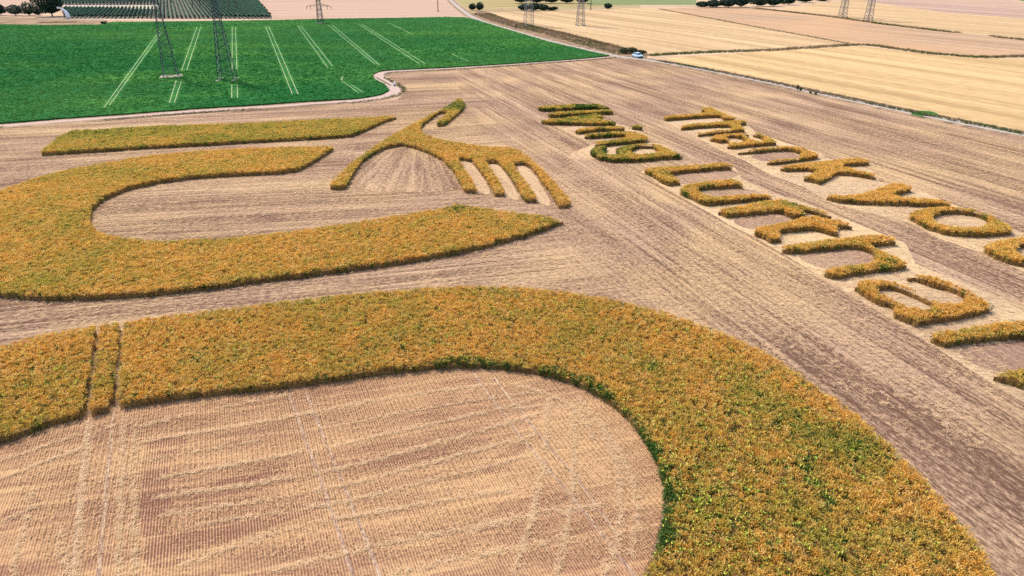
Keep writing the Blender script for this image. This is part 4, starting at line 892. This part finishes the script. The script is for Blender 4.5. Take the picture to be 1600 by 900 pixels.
# ------------------------------------------------------------------ car
def car():
    X, Y = at(996, 90.2); ang = R(-66)
    o = empty('parked_car', (X, Y, .03), ang); tag(o, 'pale blue car on the farm lane at the track junction', 'car')
    m, N, L, b = new_mat('pale_blue_paint', .28, .5); b.inputs['Base Color'].default_value = (.34, .50, .62, 1); b.inputs['Coat Weight'].default_value = .6; paint = m
    m, N, L, b = new_mat('car_glass', .06, .6); b.inputs['Base Color'].default_value = (.02, .03, .04, 1); glass = m
    m, N, L, b = new_mat('black_rubber', .8, .2); b.inputs['Base Color'].default_value = (.015, .015, .017, 1); rub = m
    m, N, L, b = new_mat('alloy', .35, .5); b.inputs['Base Color'].default_value = (.5, .5, .52, 1); b.inputs['Metallic'].default_value = .8; alloy = m
    m, N, L, b = new_mat('lamp_glass', .1, .6); b.inputs['Base Color'].default_value = (.75, .78, .8, 1); lampm = m
    m, N, L, b = new_mat('red_lamp', .2, .6); b.inputs['Base Color'].default_value = (.45, .02, .02, 1); redm = m
    # body shell: stations along x, each a half section (y, z)
    st = [(-2.12, .72, .42, .86), (-2.0, .84, .30, .98), (-1.3, .90, .24, 1.02), (-.4, .91, .22, 1.0), (.6, .91, .22, .98), (1.3, .90, .24, .93), (1.9, .83, .28, .82), (2.12, .66, .38, .66)]
    V, F = [], []
    for x, w, z0, z1 in st: V += [(x, -w * .92, z0), (x, -w, (z0 + z1) / 2), (x, -w * .9, z1), (x, w * .9, z1), (x, w, (z0 + z1) / 2), (x, w * .92, z0)]
    for i in range(len(st) - 1):
        for k in range(6): F.append((i * 6 + k, (i + 1) * 6 + k, (i + 1) * 6 + (k + 1) % 6, i * 6 + (k + 1) % 6))
    F += [tuple(range(6)), tuple(reversed(range(len(V) - 6, len(V))))]
    body = mesh_obj('body', V, F, paint, o, smooth=False); bv = body.modifiers.new('bevel', 'BEVEL'); bv.width = .05; bv.segments = 2
    cab = [(-1.75, .80, 1.0), (-1.35, .66, 1.50), (-.2, .68, 1.55), (.35, .66, 1.48), (1.05, .80, .97)]
    V, F = [], []
    for x, w, z in cab: V += [(x, -w, z), (x, w, z)]
    V += [(-1.75, -.82, .96), (-1.75, .82, .96), (1.05, -.82, .94), (1.05, .82, .94)]
    mesh_obj('roof', [(-1.40, -.66, 1.50), (-1.40, .66, 1.50), (-.2, -.68, 1.56), (-.2, .68, 1.56), (.38, -.66, 1.48), (.38, .66, 1.48), (-1.40, -.66, 1.44), (-1.40, .66, 1.44), (-.2, -.68, 1.49), (-.2, .68, 1.49), (.38, -.66, 1.42), (.38, .66, 1.42)],
             [(0, 2, 3, 1), (2, 4, 5, 3), (6, 7, 9, 8), (8, 9, 11, 10), (0, 6, 8, 2), (2, 8, 10, 4), (1, 3, 9, 7), (3, 5, 11, 9), (4, 10, 11, 5), (0, 1, 7, 6)], paint, o)
    mesh_obj('windscreen', [(.38, -.64, 1.43), (.38, .64, 1.43), (1.05, .78, .97), (1.05, -.78, .97)], [(0, 3, 2, 1)], glass, o)
    mesh_obj('rear_window', [(-1.40, -.64, 1.45), (-1.40, .64, 1.45), (-1.75, .78, 1.0), (-1.75, -.78, 1.0)], [(0, 1, 2, 3)], glass, o)
    for s in (-1, 1):
        mesh_obj('side_window', [(-1.40, s * .66, 1.45), (-.2, s * .68, 1.50), (.38, s * .65, 1.43), (1.05, s * .80, .97), (-1.75, s * .80, 1.0)], [(0, 1, 2, 3, 4) if s < 0 else (4, 3, 2, 1, 0)], glass, o)
        mb = MB(); mb.bar((-.25, s * .70, 1.48), (-.25, s * .83, .98), .07); mb.bar((.38, s * .66, 1.45), (1.06, s * .81, .97), .07); mb.bar((-1.40, s * .67, 1.47), (-1.76, s * .81, 1.0), .1); mb.build('door_pillar', paint, o)
        mb = MB(); mb.box(.75, .95, s * .93 - .08, s * .93 + .08, .98, 1.12); mb.build('door_mirror', paint, o)
        mb = MB(); mb.box(1.98, 2.11, s * .62 - .15, s * .62 + .15, .62, .76); mb.build('headlight', lampm, o)
        mb = MB(); mb.box(-2.13, -2.04, s * .68 - .1, s * .68 + .1, .72, .9); mb.build('tail_light', redm, o)
        for x in (-1.3, 1.32):
            mb = MB(); mb.tube([(x, s * .74, .33), (x, s * .94, .33)], [.33, .33], 16); w = mb.build('wheel', rub, o)
            mb = MB(); mb.tube([(x, s * .93, .33), (x, s * .955, .33)], [.2, .2], 12); mb.build('rim', alloy, w)
    mb = MB(); mb.box(2.02, 2.16, -.72, .72, .28, .56); mb.build('front_bumper', rub, o)
    mb = MB(); mb.box(-2.15, -2.03, -.72, .72, .3, .55); mb.build('rear_bumper', rub, o)
car()

# ------------------------------------------------------------------ small things
X, Y = at(616.5, 134.5); o = empty('marker_stone', (X, Y, 0)); tag(o, 'small white marker box on dark foot beside the track bend', 'marker')
mb = MB(); mb.box(-.22, .22, -.18, .18, 0, .35); mb.build('dark_foot', plain('dark_plinth', (.03, .03, .03), .1, 2), o)
mb = MB(); mb.box(-.28, .28, -.2, .2, .352, .95); mb.v = [(x * (1 - .25 * (z > .9)), y, z) for x, y, z in mb.v]; mb.build('white_head', plain('white_paint', (.80, .78, .76), .04, 2), o)
X, Y = at(805.5, 45.5); o = empty('waymark_post', (X, Y, 0)); tag(o, 'tiny dark post on the lane verge near the pale pylon', 'post')
mb = MB(); mb.bar((0, 0, -.1), (0, 0, 1.3), .28); mb.build('post', M_BARK, o); mb = MB(); mb.box(-.25, .25, -.16, .16, 1.0, 1.5); mb.build('head', M_BARK, o)
# pale bent cover beside the round tree
X, Y = at(103, 29.5); o = empty('white_cover', (X, Y, 0)); tag(o, 'pale white bent cover rising beside the big round tree', 'cover')
V, F = [], []; arc = [(1.4, 0), (1.1, 2.2), (.2, 4.0), (-1.2, 5.0), (-2.9, 5.1)]
for i, (x, z) in enumerate(arc):
    w = 1.5 - .18 * i
    for k in range(7):
        a = math.pi * k / 6; V.append((x + w * math.cos(a) * .75, w * (.5 - math.sin(a)), z + (.25 * math.sin(a) * i if i else 0)))
for i in range(len(arc) - 1):
    for k in range(6): F.append((i * 7 + k, i * 7 + k + 1, (i + 1) * 7 + k + 1, (i + 1) * 7 + k))
c = mesh_obj('sheeting', V, F, plain('white_sheeting', (.74, .74, .76), .08, .8), o, smooth=True); sm = c.modifiers.new('thickness', 'SOLIDIFY'); sm.thickness = .08
mb = MB(); mb.bar((-1.0, .2, 0), (-1.0, .2, 4.9), .16); mb.bar((1.2, .3, 0), (.4, .3, 3.6), .16); mb.build('frame', M_STEEL2, o)

print('crops', sum(s[1] for s in SITES))
